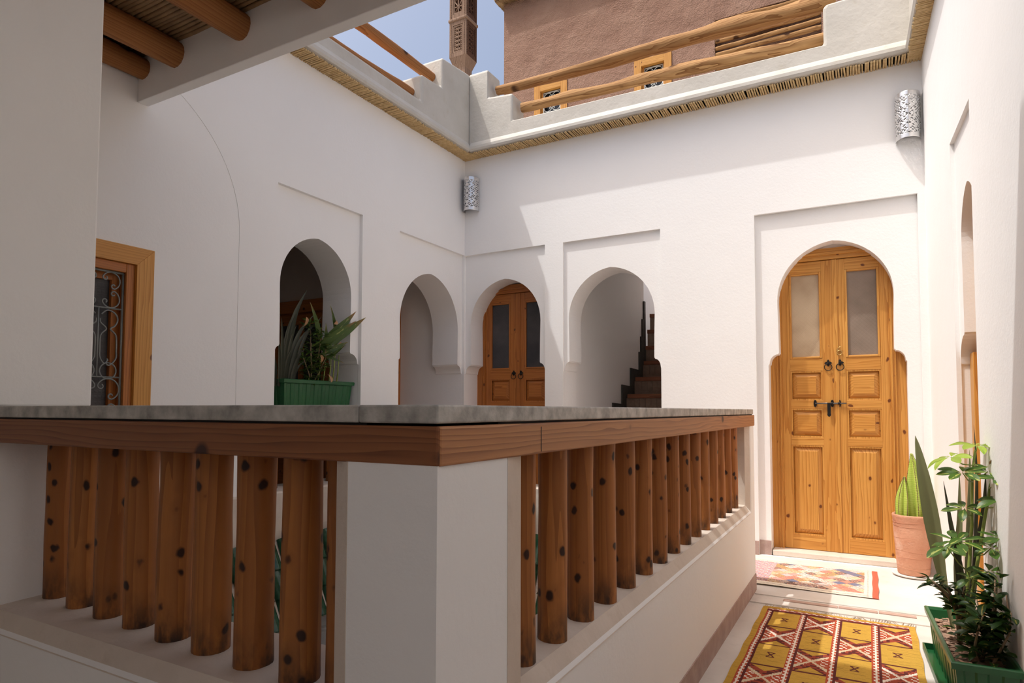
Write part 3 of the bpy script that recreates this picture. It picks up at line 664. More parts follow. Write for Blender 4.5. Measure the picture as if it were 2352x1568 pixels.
# ---------------------------------------------------------------- ceiling over the near gallery with white beam
bm_ = MB(); bm_.box((XL + 0.0, 1.995, 2.775), (-0.30, 2.056, 3.62)); bm_.box((XL, 1.80, 3.62), (-0.30, 2.056, 4.12)); bm_.box((-0.36, -3.2, 2.775), (-0.30, 1.995, 3.62)); bm_.box((-0.50, -3.2, 3.62), (-0.30, 1.80, 4.12))
beam = bm_.build('trim_4', M['wall'], None, 0.004); tag(beam, 'white plastered beam crossing the top left of the view', None, kind='structure')
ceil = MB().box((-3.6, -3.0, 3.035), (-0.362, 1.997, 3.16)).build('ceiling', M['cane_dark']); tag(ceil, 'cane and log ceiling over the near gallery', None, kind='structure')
for i, x in enumerate((-3.405, -3.118, -2.612, -2.10, -1.58, -1.05, -0.55)):
    log_mesh((x + random.uniform(-.02, .02), -2.9, 2.955), (x, 1.999, 2.945), 0.072, 0.070 if i else .06, seed=10 + i, amp=.07, gnarl=.4).build('ceiling_log', M['log_y'], ceil)
for k in range(46):
    y = 1.985 - k * 0.0235
    q = MB(); xs = [XL + 0.003, -2.9 + random.uniform(-.2, .2), -2.3 + random.uniform(-.2, .2), -1.7, -0.9, 0.3]
    pts = []; rr = []
    r0 = random.uniform(0.0095, 0.0125); sl = random.uniform(-.01, .01)
    nn = 26
    for i in range(nn):
        s = i / (nn - 1); pts.append((XL + 0.003 + s * 3.08, y + sl * s + 0.004 * math.sin(6 * s + k), 3.024 + random.uniform(-.001, .001)))
        rr.append(r0 * (1.12 if i % 3 == 1 else 1.0))
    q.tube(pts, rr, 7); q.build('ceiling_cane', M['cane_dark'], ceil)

# ---------------------------------------------------------------- left pier
p = MB(); p.box((-2.75, 0.82, 1.108), (-2.2, 1.152, 3.03)); p.box((-2.75, 0.879, -0.3), (-2.2, 1.13, 1.108))
pier = p.build('pillar', M['wall'], None, 0.006); tag(pier, 'broad white plastered pillar at the left edge', 'pillar')

# ---------------------------------------------------------------- balustrades
def baluster_mesh(r, seed, z0=0.535, z1=1.008):
    m = MB(); seg = 18; n = 16; vs = []
    for i in range(n):
        s = i / (n - 1)
        for k in range(seg):
            an = 2 * PI * k / seg; q = Vector((math.cos(an), math.sin(an), s * 1.6 + seed * 3.3))
            rr = r * (1 + 0.07 * noise.noise(q) + 0.02 * noise.noise(q * 4)) * (1.0 - 0.02 * s)
            vs.append((rr * math.cos(an) + 0.003 * noise.noise(Vector((seed, s * 2, 0))), rr * math.sin(an), z0 + (z1 - z0) * s))
    fs = [(i * seg + k, i * seg + (k + 1) % seg, (i + 1) * seg + (k + 1) % seg, (i + 1) * seg + k) for i in range(n - 1) for k in range(seg)]
    m.add(vs, fs, 0, True)
    return m.mesh('baluster', M['bal'])
bal_meshes = [baluster_mesh(0.038, i) for i in range(6)]
def put_bal(x, y, r, parent, i):
    o = bpy.data.objects.new('baluster', bal_meshes[i % 6]); C.objects.link(o)
    o.location = (x, y, 0); o.rotation_euler = (0, 0, random.uniform(0, 2 * PI)); o.scale = (r / 0.038, r / 0.038, 1); attach(o, parent)
RTX = 0.175; XI, YI = XF - RTX, YF + RT
balu = empty('balustrade', (XF, YF, 0)); tag(balu, 'white walled corner balustrade with wooden poles and grey stone coping in the foreground', 'balustrade')
ch = 0.028
b = MB()
# right run: base wall with chamfered ledge edge
prof = [(0, 0.0), (0, 0.487), (-ch, 0.533), (-RTX, 0.541), (-RTX, -0.30), (0, -0.30)]
b.sweep(prof, (XF, YF, 0), (XF, YE, 0), ((1, 0, 0), (0, 0, 1)))
# near run
b.sweep([(0, 0.0), (0, 0.487), (ch, 0.533), (RT, 0.541), (RT, -0.30), (0, -0.30)], (-2.76, YF, 0), (XF, YF, 0), ((0, 1, 0), (0, 0, 1)))
b.build('parapet_wall', M['wall'], balu)
# ledge surfaces in beige plaster (chamfer strip and top)
l_ = MB()
l_.sweep([(0.0015, 0.484), (-ch, 0.5345), (-RTX - .001, 0.5425), (-RTX - .001, 0.535), (-ch, 0.528), (-.002, 0.482)], (XF, 1.14, 0), (XF, YE - 0.168, 0), ((1, 0, 0), (0, 0, 1)))
l_.sweep([(-0.0015, 0.484), (ch, 0.5345), (RT + .001, 0.5425), (RT + .001, 0.535), (ch, 0.528), (.002, 0.482)], (-2.2, YF, 0), (-0.853, YF, 0), ((0, 1, 0), (0, 0, 1)))
l_.build('ledge', M['ledge'], balu)
# corner post (plan polygon with chamfers) and end post
def post(poly, z0, z1, nm, parent, mats=M['wall']):
    q = MB(); q.prism(poly, [], lambda u, v, d: (u, v, d), z0, z1); return q.build(nm, mats, parent)
post([(XF, YF), (XF, 1.115), (XF - .012, 1.188), (XI, 1.20), (XI, YI + .001), (-0.872, YI + .001), (-0.866, YF + .014), (-0.828, YF)], 0.487, 1.006, 'corner_post', balu)
q = MB(); q.prism([(XF + .0012, 1.113), (XF - .011, 1.190), (XI, 1.203), (XI, 1.199), (XF - .014, 1.186), (XF - .002, 1.113)], [], lambda u, v, d: (u, v, d), 0.50, 1.006)
q.prism([(-0.827, YF - .0012), (-0.867, YF + .013), (-0.874, YI), (-0.870, YI), (-0.864, YF + .016), (-0.827, YF + .002)], [], lambda u, v, d: (u, v, d), 0.50, 1.006)
q.build('post_chamfer', M['ledge'], balu)
post([(XF, 4.10), (XF, YE), (XI, YE), (XI, 4.062), (XF - ch, 4.060)], 0.487, 1.006, 'end_post', balu)
q = MB(); q.prism([(XF + .0005, 4.101), (XF - ch, 4.0585), (XI, 4.0605), (XI, 4.066), (XF - ch, 4.064), (XF - .004, 4.103)], [], lambda u, v, d: (u, v, d), 0.50, 1.006)
q.build('post_chamfer', M['ledge'], balu)
# handrail timber and stone coping
h = MB(); h.box((XF - 0.165, YF + 0.002, 1.005), (XF + 0.004, YE + 0.018, 1.072)); h.build('handrail', M['rail_y'], balu, 0.004)
h = MB(); h.box((-2.78, YF - 0.002, 1.0052), (XF + 0.002, YF + 0.22, 1.0722)); h.build('handrail', M['rail_x'], balu, 0.004)
def rough_slab(a, b_, nm, parent, n=40):
    m = MB(); (x0, y0, z0), (x1, y1, z1) = a, b_
    m.box(a, b_); return m.build(nm, M['slab'], parent, 0.0035)
rough_slab((XF - 0.175, YF, 1.0765), (XF, YE, 1.1085), 'coping_stone', balu)
rough_slab((-2.78, YF - 0.0005, 1.0766), (XF - 0.176, YF + 0.262, 1.1086), 'coping_stone', balu)
MB().box((-2.7, YF + 0.006, 1.071), (XF - 0.006, YF + 0.21, 1.078)).build('groove_shade', M['dark'], balu)  # black strip painting the shade in the groove under the coping
MB().box((XF - 0.16, YF + 0.006, 1.071), (XF - 0.006, YE - 0.01, 1.0779)).build('groove_shade', M['dark'], balu)
MB().box((XF + 0.003, 1.2535, 1.010), (XF + 0.0048, 1.2558, 1.064)).build('rail_crack', M['dark'], balu)  # thin dark box on the timber face, drawn as a crack
bb = MB(); bb.box((XF, YF, 0.0), (XF + 0.005, YE, 0.10)); bb.build('baseboard', M['base'], balu)
for i, y in enumerate((1.292, 1.459, 1.638, 1.818, 2.003, 2.192, 2.382, 2.57, 2.757, 2.948, 3.134, 3.33, 3.52, 3.712, 3.905)):
    put_bal(-0.694 - 0.0009 * i, y, (0.033, 0.0375, 0.037, 0.0365, 0.036, 0.036)[min(i, 5)], balu, i)
for i, (x, y, r) in enumerate(((-2.146, 1.044, .037), (-1.984, 1.031, .038), (-1.828, 1.021, .0395), (-1.680, 1.016, .041), (-1.516, 1.004, .0425), (-1.364, 0.997, .043), (-1.207, 0.989, .0425), (-1.055, 0.983, .0425), (-0.936, 0.985, .036))):
    put_bal(x, y, r, balu, i + 2)

# far balustrade across the void
fb = empty('balustrade', (-2.0, 4.1, 0)); tag(fb, 'far wooden pole balustrade across the courtyard, glimpsed between the near poles', 'balustrade')
b = MB(); b.box((XL + .002, YE - RT, -0.3), (XF - .176, YE, 0.556)); b.build('parapet_wall', M['ledge'], fb)
b = MB(); b.box((XL + .002, YE - RT + .01, 1.005), (XF - .176, YE - .01, 1.072)); b.build('handrail', M['rail_x'], fb)
b = MB(); b.box((XL + .002, YE - RT, 1.073), (XF - .176, YE, 1.105)); b.build('coping_stone', M['slab'], fb)
for i in range(13): put_bal(-3.30 + i * 0.19, 4.09, 0.037, fb, i)
# balustrade in the left arch
ab = empty('balustrade', (XL - 0.15, 3.37, 0.55)); tag(ab, 'wooden pole balustrade inside the first left arch under the planter', 'balustrade')
b = MB(); b.box((XL - 0.33, 2.966, 0.301), (XL - .025, 3.784, 0.556)); b.build('parapet_wall', M['ledge'], ab)
b = MB(); b.box((XL - 0.28, 2.966, 1.0), (XL - 0.04, 3.784, 1.07)); b.build('handrail', M['rail_y'], ab)
b = MB(); b.box((XL - 0.31, 2.966, 1.071), (XL - 0.032, 3.784, 1.108)); b.build('coping_stone', M['slab'], ab)
for i, y in enumerate((3.09, 3.28, 3.46, 3.64)): put_bal(XL - 0.16, y, 0.036, ab, i + 1)

# ---------------------------------------------------------------- green roof tiles and cornice below
def tile_mesh():
    m = MB(); seg = 8; L = 0.20; vs = []
    for j, (s, r, zz) in enumerate(((0, 0.049, 0.0), (0.92, 0.053, 0.0), (1.0, 0.057, 0.004))):
        for k in range(seg + 1):
            an = PI * k / seg; vs.append((s * L, -math.cos(an) * r, math.sin(an) * r * 0.9 + zz))
    o = len(vs)
    for j, (s, r) in enumerate(((0, 0.040), (0.92, 0.044), (1.0, 0.047))):
        for k in range(seg + 1):
            an = PI * k / seg; vs.append((s * L, -math.cos(an) * r, math.sin(an) * r * 0.9))
    fs = []
    for base in (0, o):
        for j in range(2):
            for k in range(seg):
                a = base + j * (seg + 1) + k; fs.append((a, a + 1, a + seg + 2, a + seg + 1))
    for k in range(seg): a = 2 * (seg + 1) + k; fs.append((a, a + 1, o + a + 1, o + a))
    m.add(vs, fs, 0, True); return m.mesh('roof_tile', M['tile_green'])
tmesh = tile_mesh()
def tile_roof(label, origin, along, out, n):
    root = empty('tile_canopy', origin); tag(root, label, 'tiled canopy')
    along, out = Vector(along), Vector(out); slope = (out * 0.44 + Vector((0, 0, -0.9))).normalized()
    nrm = slope.cross(along).normalized()
    if nrm.dot(out) < 0: nrm = -nrm
    base = Vector(origin)
    m = MB(); pa = base + Vector((0, 0, 0.0)); pb = pa + slope * 0.56; e_ = along * (n * 0.128)
    m.add([pa - nrm * 0.03, pb - nrm * .03, pb + nrm * 0.012, pa + nrm * 0.012, pa - nrm * 0.03 + e_, pb - nrm * .03 + e_, pb + nrm * 0.012 + e_, pa + nrm * 0.012 + e_], [(0, 1, 2, 3), (7, 6, 5, 4), (0, 4, 5, 1), (1, 5, 6, 2), (2, 6, 7, 3), (3, 7, 4, 0)])
    m.build('mortar_bed', M['mortar'], root)
    for j in range(3):
        for i in range(n):
            p = base + along * (0.064 + i * 0.128 + random.uniform(-.004, .004)) + slope * (0.18 * j) + nrm * (0.012 + 0.004 * (2 - j))
            o = bpy.data.objects.new('roof_tile', tmesh); C.objects.link(o)
            x_ = slope; y_ = along if x_.cross(along).dot(nrm) > 0 else -along
            o.matrix_basis = Matrix(((x_.x, y_.x, nrm.x, p.x), (x_.y, y_.y, nrm.y, p.y), (x_.z, y_.z, nrm.z, p.z), (0, 0, 0, 1)))
            attach(o, root)
tile_roof('green glazed tile canopy along the left courtyard wall', (XL + 0.02, 2.05, 0.235), (0, 1, 0), (1, 0, 0), 14)
tile_roof('green glazed tile canopy below the far balustrade', (-3.2, YE - RT - 0.005, 0.235), (1, 0, 0), (0, -1, 0), 17)
cn = MB()
cpro = [(0, -0.28), (0.20, -0.30), (0.20, -0.36), (0.215, -0.37), (0.215, -0.385), (0.20, -0.39), (0.20, -0.50), (0.215, -0.51), (0.215, -0.53), (0.19, -0.54), (0.18, -1.2), (0, -1.2)]
cn.sweep(cpro, (XL, 1.14, 0), (XL, 3.966, 0), ((1, 0, 0), (0, 0, 1))); cn.sweep([(-a, b_) for a, b_ in cpro], (XL, 3.966, 0), (XI, 3.966, 0), ((0, 1, 0), (0, 0, 1)))
tag(cn.build('trim_5', M['greywood']), 'grey painted moulded cornice below the green tiles', None, kind='structure')
lw = MB(); lw.box((XF - RTX + .002, YI, -3.2), (XF - .02, 3.97, -0.3)); lw.box((XL, YE - RT + .002, -3.2), (XF - RTX, YE, -0.3)); lw.box((-3.4, YF, -3.2), (XF - .02, YI - .002, -0.3))
tag(lw.build('wall_lower', M['wall']), 'lower courtyard walls beneath the gallery', None, kind='structure')
b = MB(); b.box((XL, YF, -0.3), (-2.76, YI, 0.55)); b.box((XL, YF, 1.0), (-2.75, YI, 1.1)); b.box((XL, YF, .55), (-3.2, YI, 1.0)); tag(b.build('wall_stub', M['wall']), 'plain low wall left of the pillar', None, kind='structure')

# ---------------------------------------------------------------- window with scrolled grille (left wall)
def cscroll(c, R, a0, a1, curl0=1, curl1=1, turns=0.8, ratio=0.32):
    pts = []
    def spiral(ang, sgn, n=12):
        # inward curl from the arc end at angle ang, continuing direction sgn
        ex, ey = c[0] + R * math.cos(ang), c[1] + R * math.sin(ang)
        r = R * ratio; cx, cy = c[0] + (R - r) * math.cos(ang), c[1] + (R - r) * math.sin(ang)
        out = []
        for i in range(1, n + 1):
            t = i / n; rr = r * (1 - 0.62 * t); an = ang + sgn * t * turns * 2 * PI
            out.append((cx + rr * math.cos(an), cy + rr * math.sin(an)))
        return out
    s = 1 if a1 > a0 else -1
    if curl0: pts += spiral(a0, -s)[::-1]
    n = 18
    for i in range(n + 1):
        a = a0 + (a1 - a0) * i / n; pts.append((c[0] + R * math.cos(a), c[1] + R * math.sin(a)))
    if curl1: pts += spiral(a1, s)
    return pts
def scroll_grille(mb, y0, y1, z0, z1, units, mp, r=0.005, hs=()):
    def T(pts, rr=r, mi=0):
        if 8 < len(pts) < 15:
            q = [pts[0]] + list(pts) + [pts[-1]]; out = []
            for i in range(1, len(q) - 2):
                for f_ in (0, .25, .5, .75):
                    a, b_, c_, d_ = q[i - 1], q[i], q[i + 1], q[i + 2]
                    out.append(tuple(.5 * (2 * b_[k] + (c_[k] - a[k]) * f_ + (2 * a[k] - 5 * b_[k] + 4 * c_[k] - d_[k]) * f_ ** 2 + (3 * b_[k] - a[k] - 3 * c_[k] + d_[k]) * f_ ** 3) for k in (0, 1)))
            pts = out + [pts[-1]]
        mb.tube([mp(u, v) for u, v in pts], rr, 6, mi)
    for pts in ([(y0, z0), (y0, z1)], [(y1, z0), (y1, z1)], [(y0, z1), (y1, z1)], [(y0, z0), (y1, z0)]): T(pts, r * 1.6)
    for h_ in hs: T([(y0, h_), (y1, h_)], r * 1.1)
    W = (y1 - y0) / units
    levels = [z1] + list(hs) + [z0]
    for u in range(units):
        cx = y0 + W * (u + .5)
        for li in range(len(levels) - 1):
            top, bot = levels[li], levels[li + 1]; H = top - bot; mid = (top + bot) / 2
            if H > W * 1.2 * 1.15 and li % 2 == 1:
                T([(cx, bot), (cx, top)], r * 1.2)
                for s in (-1, 1):
                    q = W * .42
                    T([(cx + s * q * x_, mid + H * z_) for x_, z_ in ((.15, .40), (.45, .47), (.85, .43), (.98, .34), (.85, .25), (.62, .20), (.9, .12), (.95, 0), (.95, -.12), (.95, -.22), (.75, -.30), (.55, -.33), (.45, -.29), (.55, -.25))])
                    T([(cx + s * q * x_, mid + H * z_) for x_, z_ in ((.10, .34), (.12, .28), (.42, .20), (.14, .10), (.12, -.10), (.14, -.22), (.32, -.30), (.48, -.28), (.5, -.23))])
                    T(cscroll((cx + s * q * .55, mid - H * .41), q * .42, PI * (.5), PI * (2.5) if s > 0 else -PI * 1.5, 0, 0), r)
            else:
                R = min(W, H) * 0.235
                for sy in (-1, 1):
                    for sx in (-1, 1):
                        c_ = (cx + sx * W * .245, mid + sy * H * .25)
                        a = math.atan2(sy, sx)
                        T(cscroll(c_, R, a - 1.9, a + 1.9))
win = empty('window_1', (XL, 1.72, 0.9)); tag(win, 'pine framed window with scrolled grey iron grille on the left wall', None, kind='structure')
b = MB(); yo0, yo1, zo0, zo1, cw = 1.338, 2.112, 0.86, 1.977, 0.095; xf0, xf1 = XL - 0.02, XL + 0.006
def bar(m_, ya, yb_, za, zb_, xa, xb, mi=0): m_.box((min(xa, xb), ya, za), (max(xa, xb), yb_, zb_), mi)
# mitred casing
for poly, mi in (([(yo1, zo1), (yo1, zo0), (yo1 - cw, zo0 + cw), (yo1 - cw, zo1 - cw)], 0), ([(yo0, zo1), (yo0, zo0), (yo0 + cw, zo0 + cw), (yo0 + cw, zo1 - cw)], 0), ([(yo0, zo1), (yo1, zo1), (yo1 - cw, zo1 - cw), (yo0 + cw, zo1 - cw)], 1), ([(yo0, zo0), (yo1, zo0), (yo1 - cw, zo0 + cw), (yo0 + cw, zo0 + cw)], 1)):
    q = MB(); q.prism(poly, [], lambda u, v, d: (XL + 0.008 - d, u, v), 0.0, 0.06); q.build('casing_board', [M['honey_z'], M['honey_y']][mi], win, 0.0015)
b = MB(); f0, f1, g0, g1 = yo0 + cw, yo1 - cw, zo0 + cw, zo1 - cw
for (ya, yb_, za, zb_) in ((f1 - .045, f1, g0, g1), (f0, f0 + .045, g0, g1), (f0 + .045, f1 - .045, g1 - .05, g1), (f0 + .045, f1 - .045, g0, g0 + .05)): bar(b, ya, yb_, za, zb_, XL - 0.09, XL - 0.012, 1 if yb_ - ya > .1 else 0)
b.build('window_frame', [M['shade_pine_z'], M['shade_pine_y']], win, 0.004)
b = MB()
for (ya, yb_, za, zb_) in ((f1 - .082, f1 - .045, g0, g1), (f0 + .045, f0 + .08, g0, g1), (f0, f1 - .082, g1 - .092, g1 - .05), (f0, f1 - .082, g0, g0 + .09)): bar(b, ya, yb_, za, zb_, XL - 0.11, XL - 0.072, 1 if yb_ - ya > .1 else 0)
bar(b, f1 - .09, f1 - .082, g0 + .09, g1 - .092, XL - .105, XL - .066)
b.build('casement', [M['shade_pine_z'], M['shade_pine_y']], win, 0.003)
MB().box((XL - 0.095, f0, g0), (XL - 0.090, f1, g1)).build('glass_pane', M['glass_dark'], win)
MB().box((XL - 0.33, yo0 - .03, zo0 - .03), (XL - 0.30, yo1 + .03, zo1 + .03)).build('window_back', M['dark'], win)
gm = MB(); scroll_grille(gm, f0 + 0.052, f1 - 0.050, g0 + .055, g1 - .055, 2, lambda u, v: (XL - 0.035, u, v), 0.0042, hs=(1.632, 1.268))
gm.build('iron_grille', M['grille'], win)

# ---------------------------------------------------------------- wall sconces of perforated tin
def sconce(x, y, z0, label):
    root = empty('wall_sconce', (x, y, z0)); tag(root, label, 'wall light', 'perforated tin wall lights')
    W, H, D = 0.079, 0.33, 0.098
    nu, nv = 64, 124; sh = MB(); vs = []
    for j in range(nv + 1):
        for i in range(nu + 1):
            t = PI * i / nu; vs.append((x - W * math.cos(t), y - D * math.sin(t) - 0.004, z0 + H * j / nv))
    fs = []
    for j in range(nv):
        for i in range(nu):
            u = abs((i + .5) / nu - .5) * 2 * 1.0; v = abs((j + .5) / nv - .5) * 2
            if v > 0.86 or u > 0.93: keep = True
            else:
                U, V = u * 8.4, v * 17
                val = math.sin(U * 2.1 + 1.3 * math.sin(V * 1.1)) * math.cos(V * 1.9 - 0.9 * math.sin(U * 1.7)) + 0.55 * math.sin(U * 4.4 - V * 3.1) + 0.35 * math.cos(U * 2.0 + V * 5.2)
                keep = val < 0.42
                if v > 0.80 and u < .18: keep = False
                if v > 0.83 or (0.80 < v and u > .18): keep = True
            if keep:
                a = j * (nu + 1) + i; fs.append((a, a + 1, a + nu + 2, a + nu + 1))
    sh.add(vs, fs, 0, True)
    o = sh.build('shade', M['silver'], root); sm = o.modifiers.new('thick', 'SOLIDIFY'); sm.thickness = 0.0016
    MB().box((x - W * .92, y - 0.004, z0 + .03), (x + W * .92, y, z0 + H - .03)).build('back_plate', M['steel'], root)
    q = MB(); q.tube([(x, y, z0 + .17), (x, y - .035, z0 + .17)], 0.012, 10); q.build('lamp_holder', M['steel'], root)
    return root
sconce(0.286, YB, 3.000, 'perforated tin wall light at the right end of the back wall')
sconce(-3.368, YB, 3.040, 'perforated tin wall light in the far left corner')

# ---------------------------------------------------------------- earth red house beyond the roof
hs_ = empty('house', (-1.5, 9.5, ZC)); tag(hs_, 'rough earth red rendered house behind the roof terrace', 'building')
def win_hole(a, b_): return rect(a, 5.45, b_, 6.53)
w = MB(); w.prism([(-5.46, ZC), (-5.46, 9.0), (3.0, 9.0), (3.0, ZC)], [rect(-4.86, 5.45, -4.25, 6.60), rect(-3.10, 5.45, -2.51, 6.57), rect(-1.87, 5.7, -0.45, 6.86)], lambda u, v, d: (u, 9.5 + d, v), 0.0, 0.3)
w.box((-5.46, 9.79, ZC), (-5.2, 14, 9.0)); w.build('wall', M['earth'], hs_)
w = MB(); w.box((-5.57, 9.335, 8.245), (3.0, 14, 8.38)); w.build('eave', M['cane_dark'], hs_)
w = MB(); canes(160, (-5.56, 9.5, 8.23), (0.022, 0, 0), (0, -1, 0), 0.16, 0.009, w); canes(60, (-5.45, 9.4, 8.23), (0, 0.022, 0), (-1, 0, 0), 0.115, 0.009, w); tag(w.build('cane_fringe', M['cane_dark'], hs_), kind='stuff')
for (a, b_, zt_) in ((-4.86, -4.25, 6.60), (-3.10, -2.51, 6.57)):
    q = MB(); cw = 0.115
    q.box((a, 9.485, 5.45), (a + cw, 9.56, zt_)); q.box((b_ - cw, 9.485, 5.45), (b_, 9.56, zt_)); q.box((a + cw, 9.485, zt_ - cw), (b_ - cw, 9.56, zt_), 1)
    q.box((a + cw, 9.54, 5.45), (a + cw + .03, 9.6, zt_ - cw)); q.box((b_ - cw - .03, 9.54, 5.45), (b_ - cw, 9.6, zt_ - cw))
    wf = q.build('window', [M['honey_z'], M['honey_x']], hs_, 0.003)
    MB().box((a + cw, 9.62, 5.45), (b_ - cw, 9.63, zt_ - cw)).build('pane', M['glass_far'], wf)
    gm = MB(); scroll_grille(gm, a + cw + .035, b_ - cw - .035, 5.5, zt_ - cw - .02, 1, lambda u, v: (u, 9.555, v), 0.006, hs=(zt_ - 0.115 - .36, zt_ - .115 - .75))
    gm.build('grille', M['grille_white'], wf)
w = MB(); w.box((-1.87, 9.62, 5.7), (-0.45, 9.64, 6.86)); sb = w.build('screen_recess', M['earth'], hs_)
for k, z in enumerate((6.815, 6.63, 6.545, 6.44, 6.345, 6.13, 6.05, 5.90)):
    log_mesh((-1.865, 9.53, z), (-0.455 + (0.0), 9.53, z + random.uniform(-.02, .03)), 0.032, 0.036, seg=8, n=14, amp=.25, seed=30 + k, gnarl=1.2).build('screen_pole', M['log_x'], hs_)
# carved wooden lantern post
cpz = empty('carved_post', (-4.41, 6.62, ZC)); tag(cpz, 'tall carved wooden post with pierced panels on the roof', 'post')
x0, x1, y0, y1 = -4.532, -4.282, 6.50, 6.75
def carved_box(z0, z1, pierced):
    m = MB(); m.box((x0 + .03, y0 + .03, z0), (x1 - .03, y1 - .03, z1), 1)
    # four frame stiles and rails on the front, pierced lattice inside; repeated on the right side in the shade-toned wood
    zz = (z0, z0 + 0.07, z1 - 0.07, z1)
    for face in range(2):
        def P(u0, u1, za, zb_, d0, d1, mi=0):
            if face == 0: m.box((x0 + u0, y0 + d0, za), (x0 + u1, y0 + d1, zb_), mi)
            else: m.box((x1 - d1, y0 + u0, za), (x1 - d0, y0 + u1, zb_), mi)
        mi = 0 if face == 0 else 1
        P(0 if face == 0 else .031, .05, z0, z1, 0, .03, mi); P(.20, .25, z0, z1, 0, .03, mi); P(.05, .20, z0, z0 + .05, 0, .03, mi); P(.05, .20, z1 - .05, z1, 0, .03, mi)
        P(.055, .07, z0 + .055, z1 - .055, .005, .028, mi); P(.18, .195, z0 + .055, z1 - .055, .005, .028, mi); P(.07, .18, z0 + .055, z0 + .07, .005, .028, mi); P(.07, .18, z1 - .07, z1 - .055, .005, .028, mi)
        # beads along frame
        n = int((z1 - z0) / .022)
        for k in range(n):
            P(.018, .030, z0 + .006 + k * .022, z0 + .016 + k * .022, -.005, 0, mi); P(.220, .232, z0 + .006 + k * .022, z0 + .016 + k * .022, -.005, 0, mi)
        n = int((z1 - z0 - .14) / .05) if pierced else 4
        st_ = (z1 - z0 - .14) / max(n, 1)
        for k in range(n):
            zc_ = z0 + .07 + (k + .5) * st_
            for s in (-1, 1):
                if face == 0: m.tube([(x0 + .07, y0 + .016, zc_ - s * st_ * .5), (x0 + .18, y0 + .016, zc_ + s * st_ * .5)], .007, 5, mi)
                else: m.tube([(x1 - .016, y0 + .07, zc_ - s * st_ * .5), (x1 - .016, y0 + .18, zc_ + s * st_ * .5)], .007, 5, mi)
            P(.119, .131, zc_ - st_ * .5, zc_ + st_ * .5, .01, .022, mi)
            P(.07, .18, zc_ - .005, zc_ + .005, .01, .022, mi)
    return m.build('carved_panel', [M['carved'], M['carved_shade']], cpz)
carved_box(5.53, 5.985, True); carved_box(6.03, 6.75, False); carved_box(6.80, 7.5, True)
for z in (5.985, 6.755):
    q = MB(); q.box((x0 - .015, y0 - .015, z), (x1 + .015, y1 + .015, z + .04)); q.build('moulding', M['carved'], cpz, .012)
q = MB()
q.box((x0 + .045, y0 + .045, ZC), (x1 - .045, y1 - .045, 5.42), 0)
q.add([(x0 + .045, y0 + .045, 5.40), (x1 - .045, y0 + .045, 5.40), (x1 - .045, y1 - .045, 5.40), (x0 + .045, y1 - .045, 5.40), (x0, y0, 5.53), (x1, y0, 5.53), (x1, y1, 5.53), (x0, y1, 5.53)], [(0, 1, 5, 4), (1, 2, 6, 5), (2, 3, 7, 6), (3, 0, 4, 7), (4, 5, 6, 7)], 0)
q.build('shaft', M['carved'], cpz)

# ---------------------------------------------------------------- rugs
def rug_object(nm, x0, x1, y0, y1, nx, ny, colf, label, rot=0.0, thick=0.007, lift=0.0):
    xs = np.linspace(x0, x1, nx + 1); ys = np.linspace(y0, y1, ny + 1)
    X, Y = np.meshgrid(xs, ys); 
    Zv = thick + 0.0018 * np.sin(X * 9 + Y * 3) + 0.0012 * np.sin(Y * 17 + X * 5)
    ex = 0.002 * np.sin(Y * 21) * (np.abs((X - x0) / (x1 - x0) - .5) * 2) ** 6
    V = np.stack([X + ex, Y, Zv], -1).reshape(-1, 3)
    idx = np.arange((nx + 1) * (ny + 1)).reshape(ny + 1, nx + 1)
    F = np.stack([idx[:-1, :-1], idx[:-1, 1:], idx[1:, 1:], idx[1:, :-1]], -1).reshape(-1, 4)
    col = colf((np.arange(nx) + .5) / nx, (np.arange(ny) + .5) / ny)      # (ny, nx, 3)
    me = bpy.data.meshes.new(nm); me.from_pydata(V.tolist(), [], F.tolist())
    at = me.color_attributes.new('weave', 'FLOAT_COLOR', 'CORNER')
    cc = np.concatenate([np.repeat(col.reshape(-1, 3), 4, 0), np.ones((nx * ny * 4, 1))], 1).astype(np.float32)
    at.data.foreach_set('color', cc.ravel())
    # skirt to give the edge its thickness
    me.materials.append(M['rug']); o = bpy.data.objects.new(nm, me); C.objects.link(o); tag(o, label, 'rug')
    o.rotation_euler = (0, 0, rot)
    return o
rs = np.random.RandomState(5)
OC, RU, MA, CRM, RB = (0.52, 0.31, 0.055), (0.40, 0.075, 0.035), (0.11, 0.028, 0.025), (0.76, 0.66, 0.56), (0.30, 0.06, 0.035)
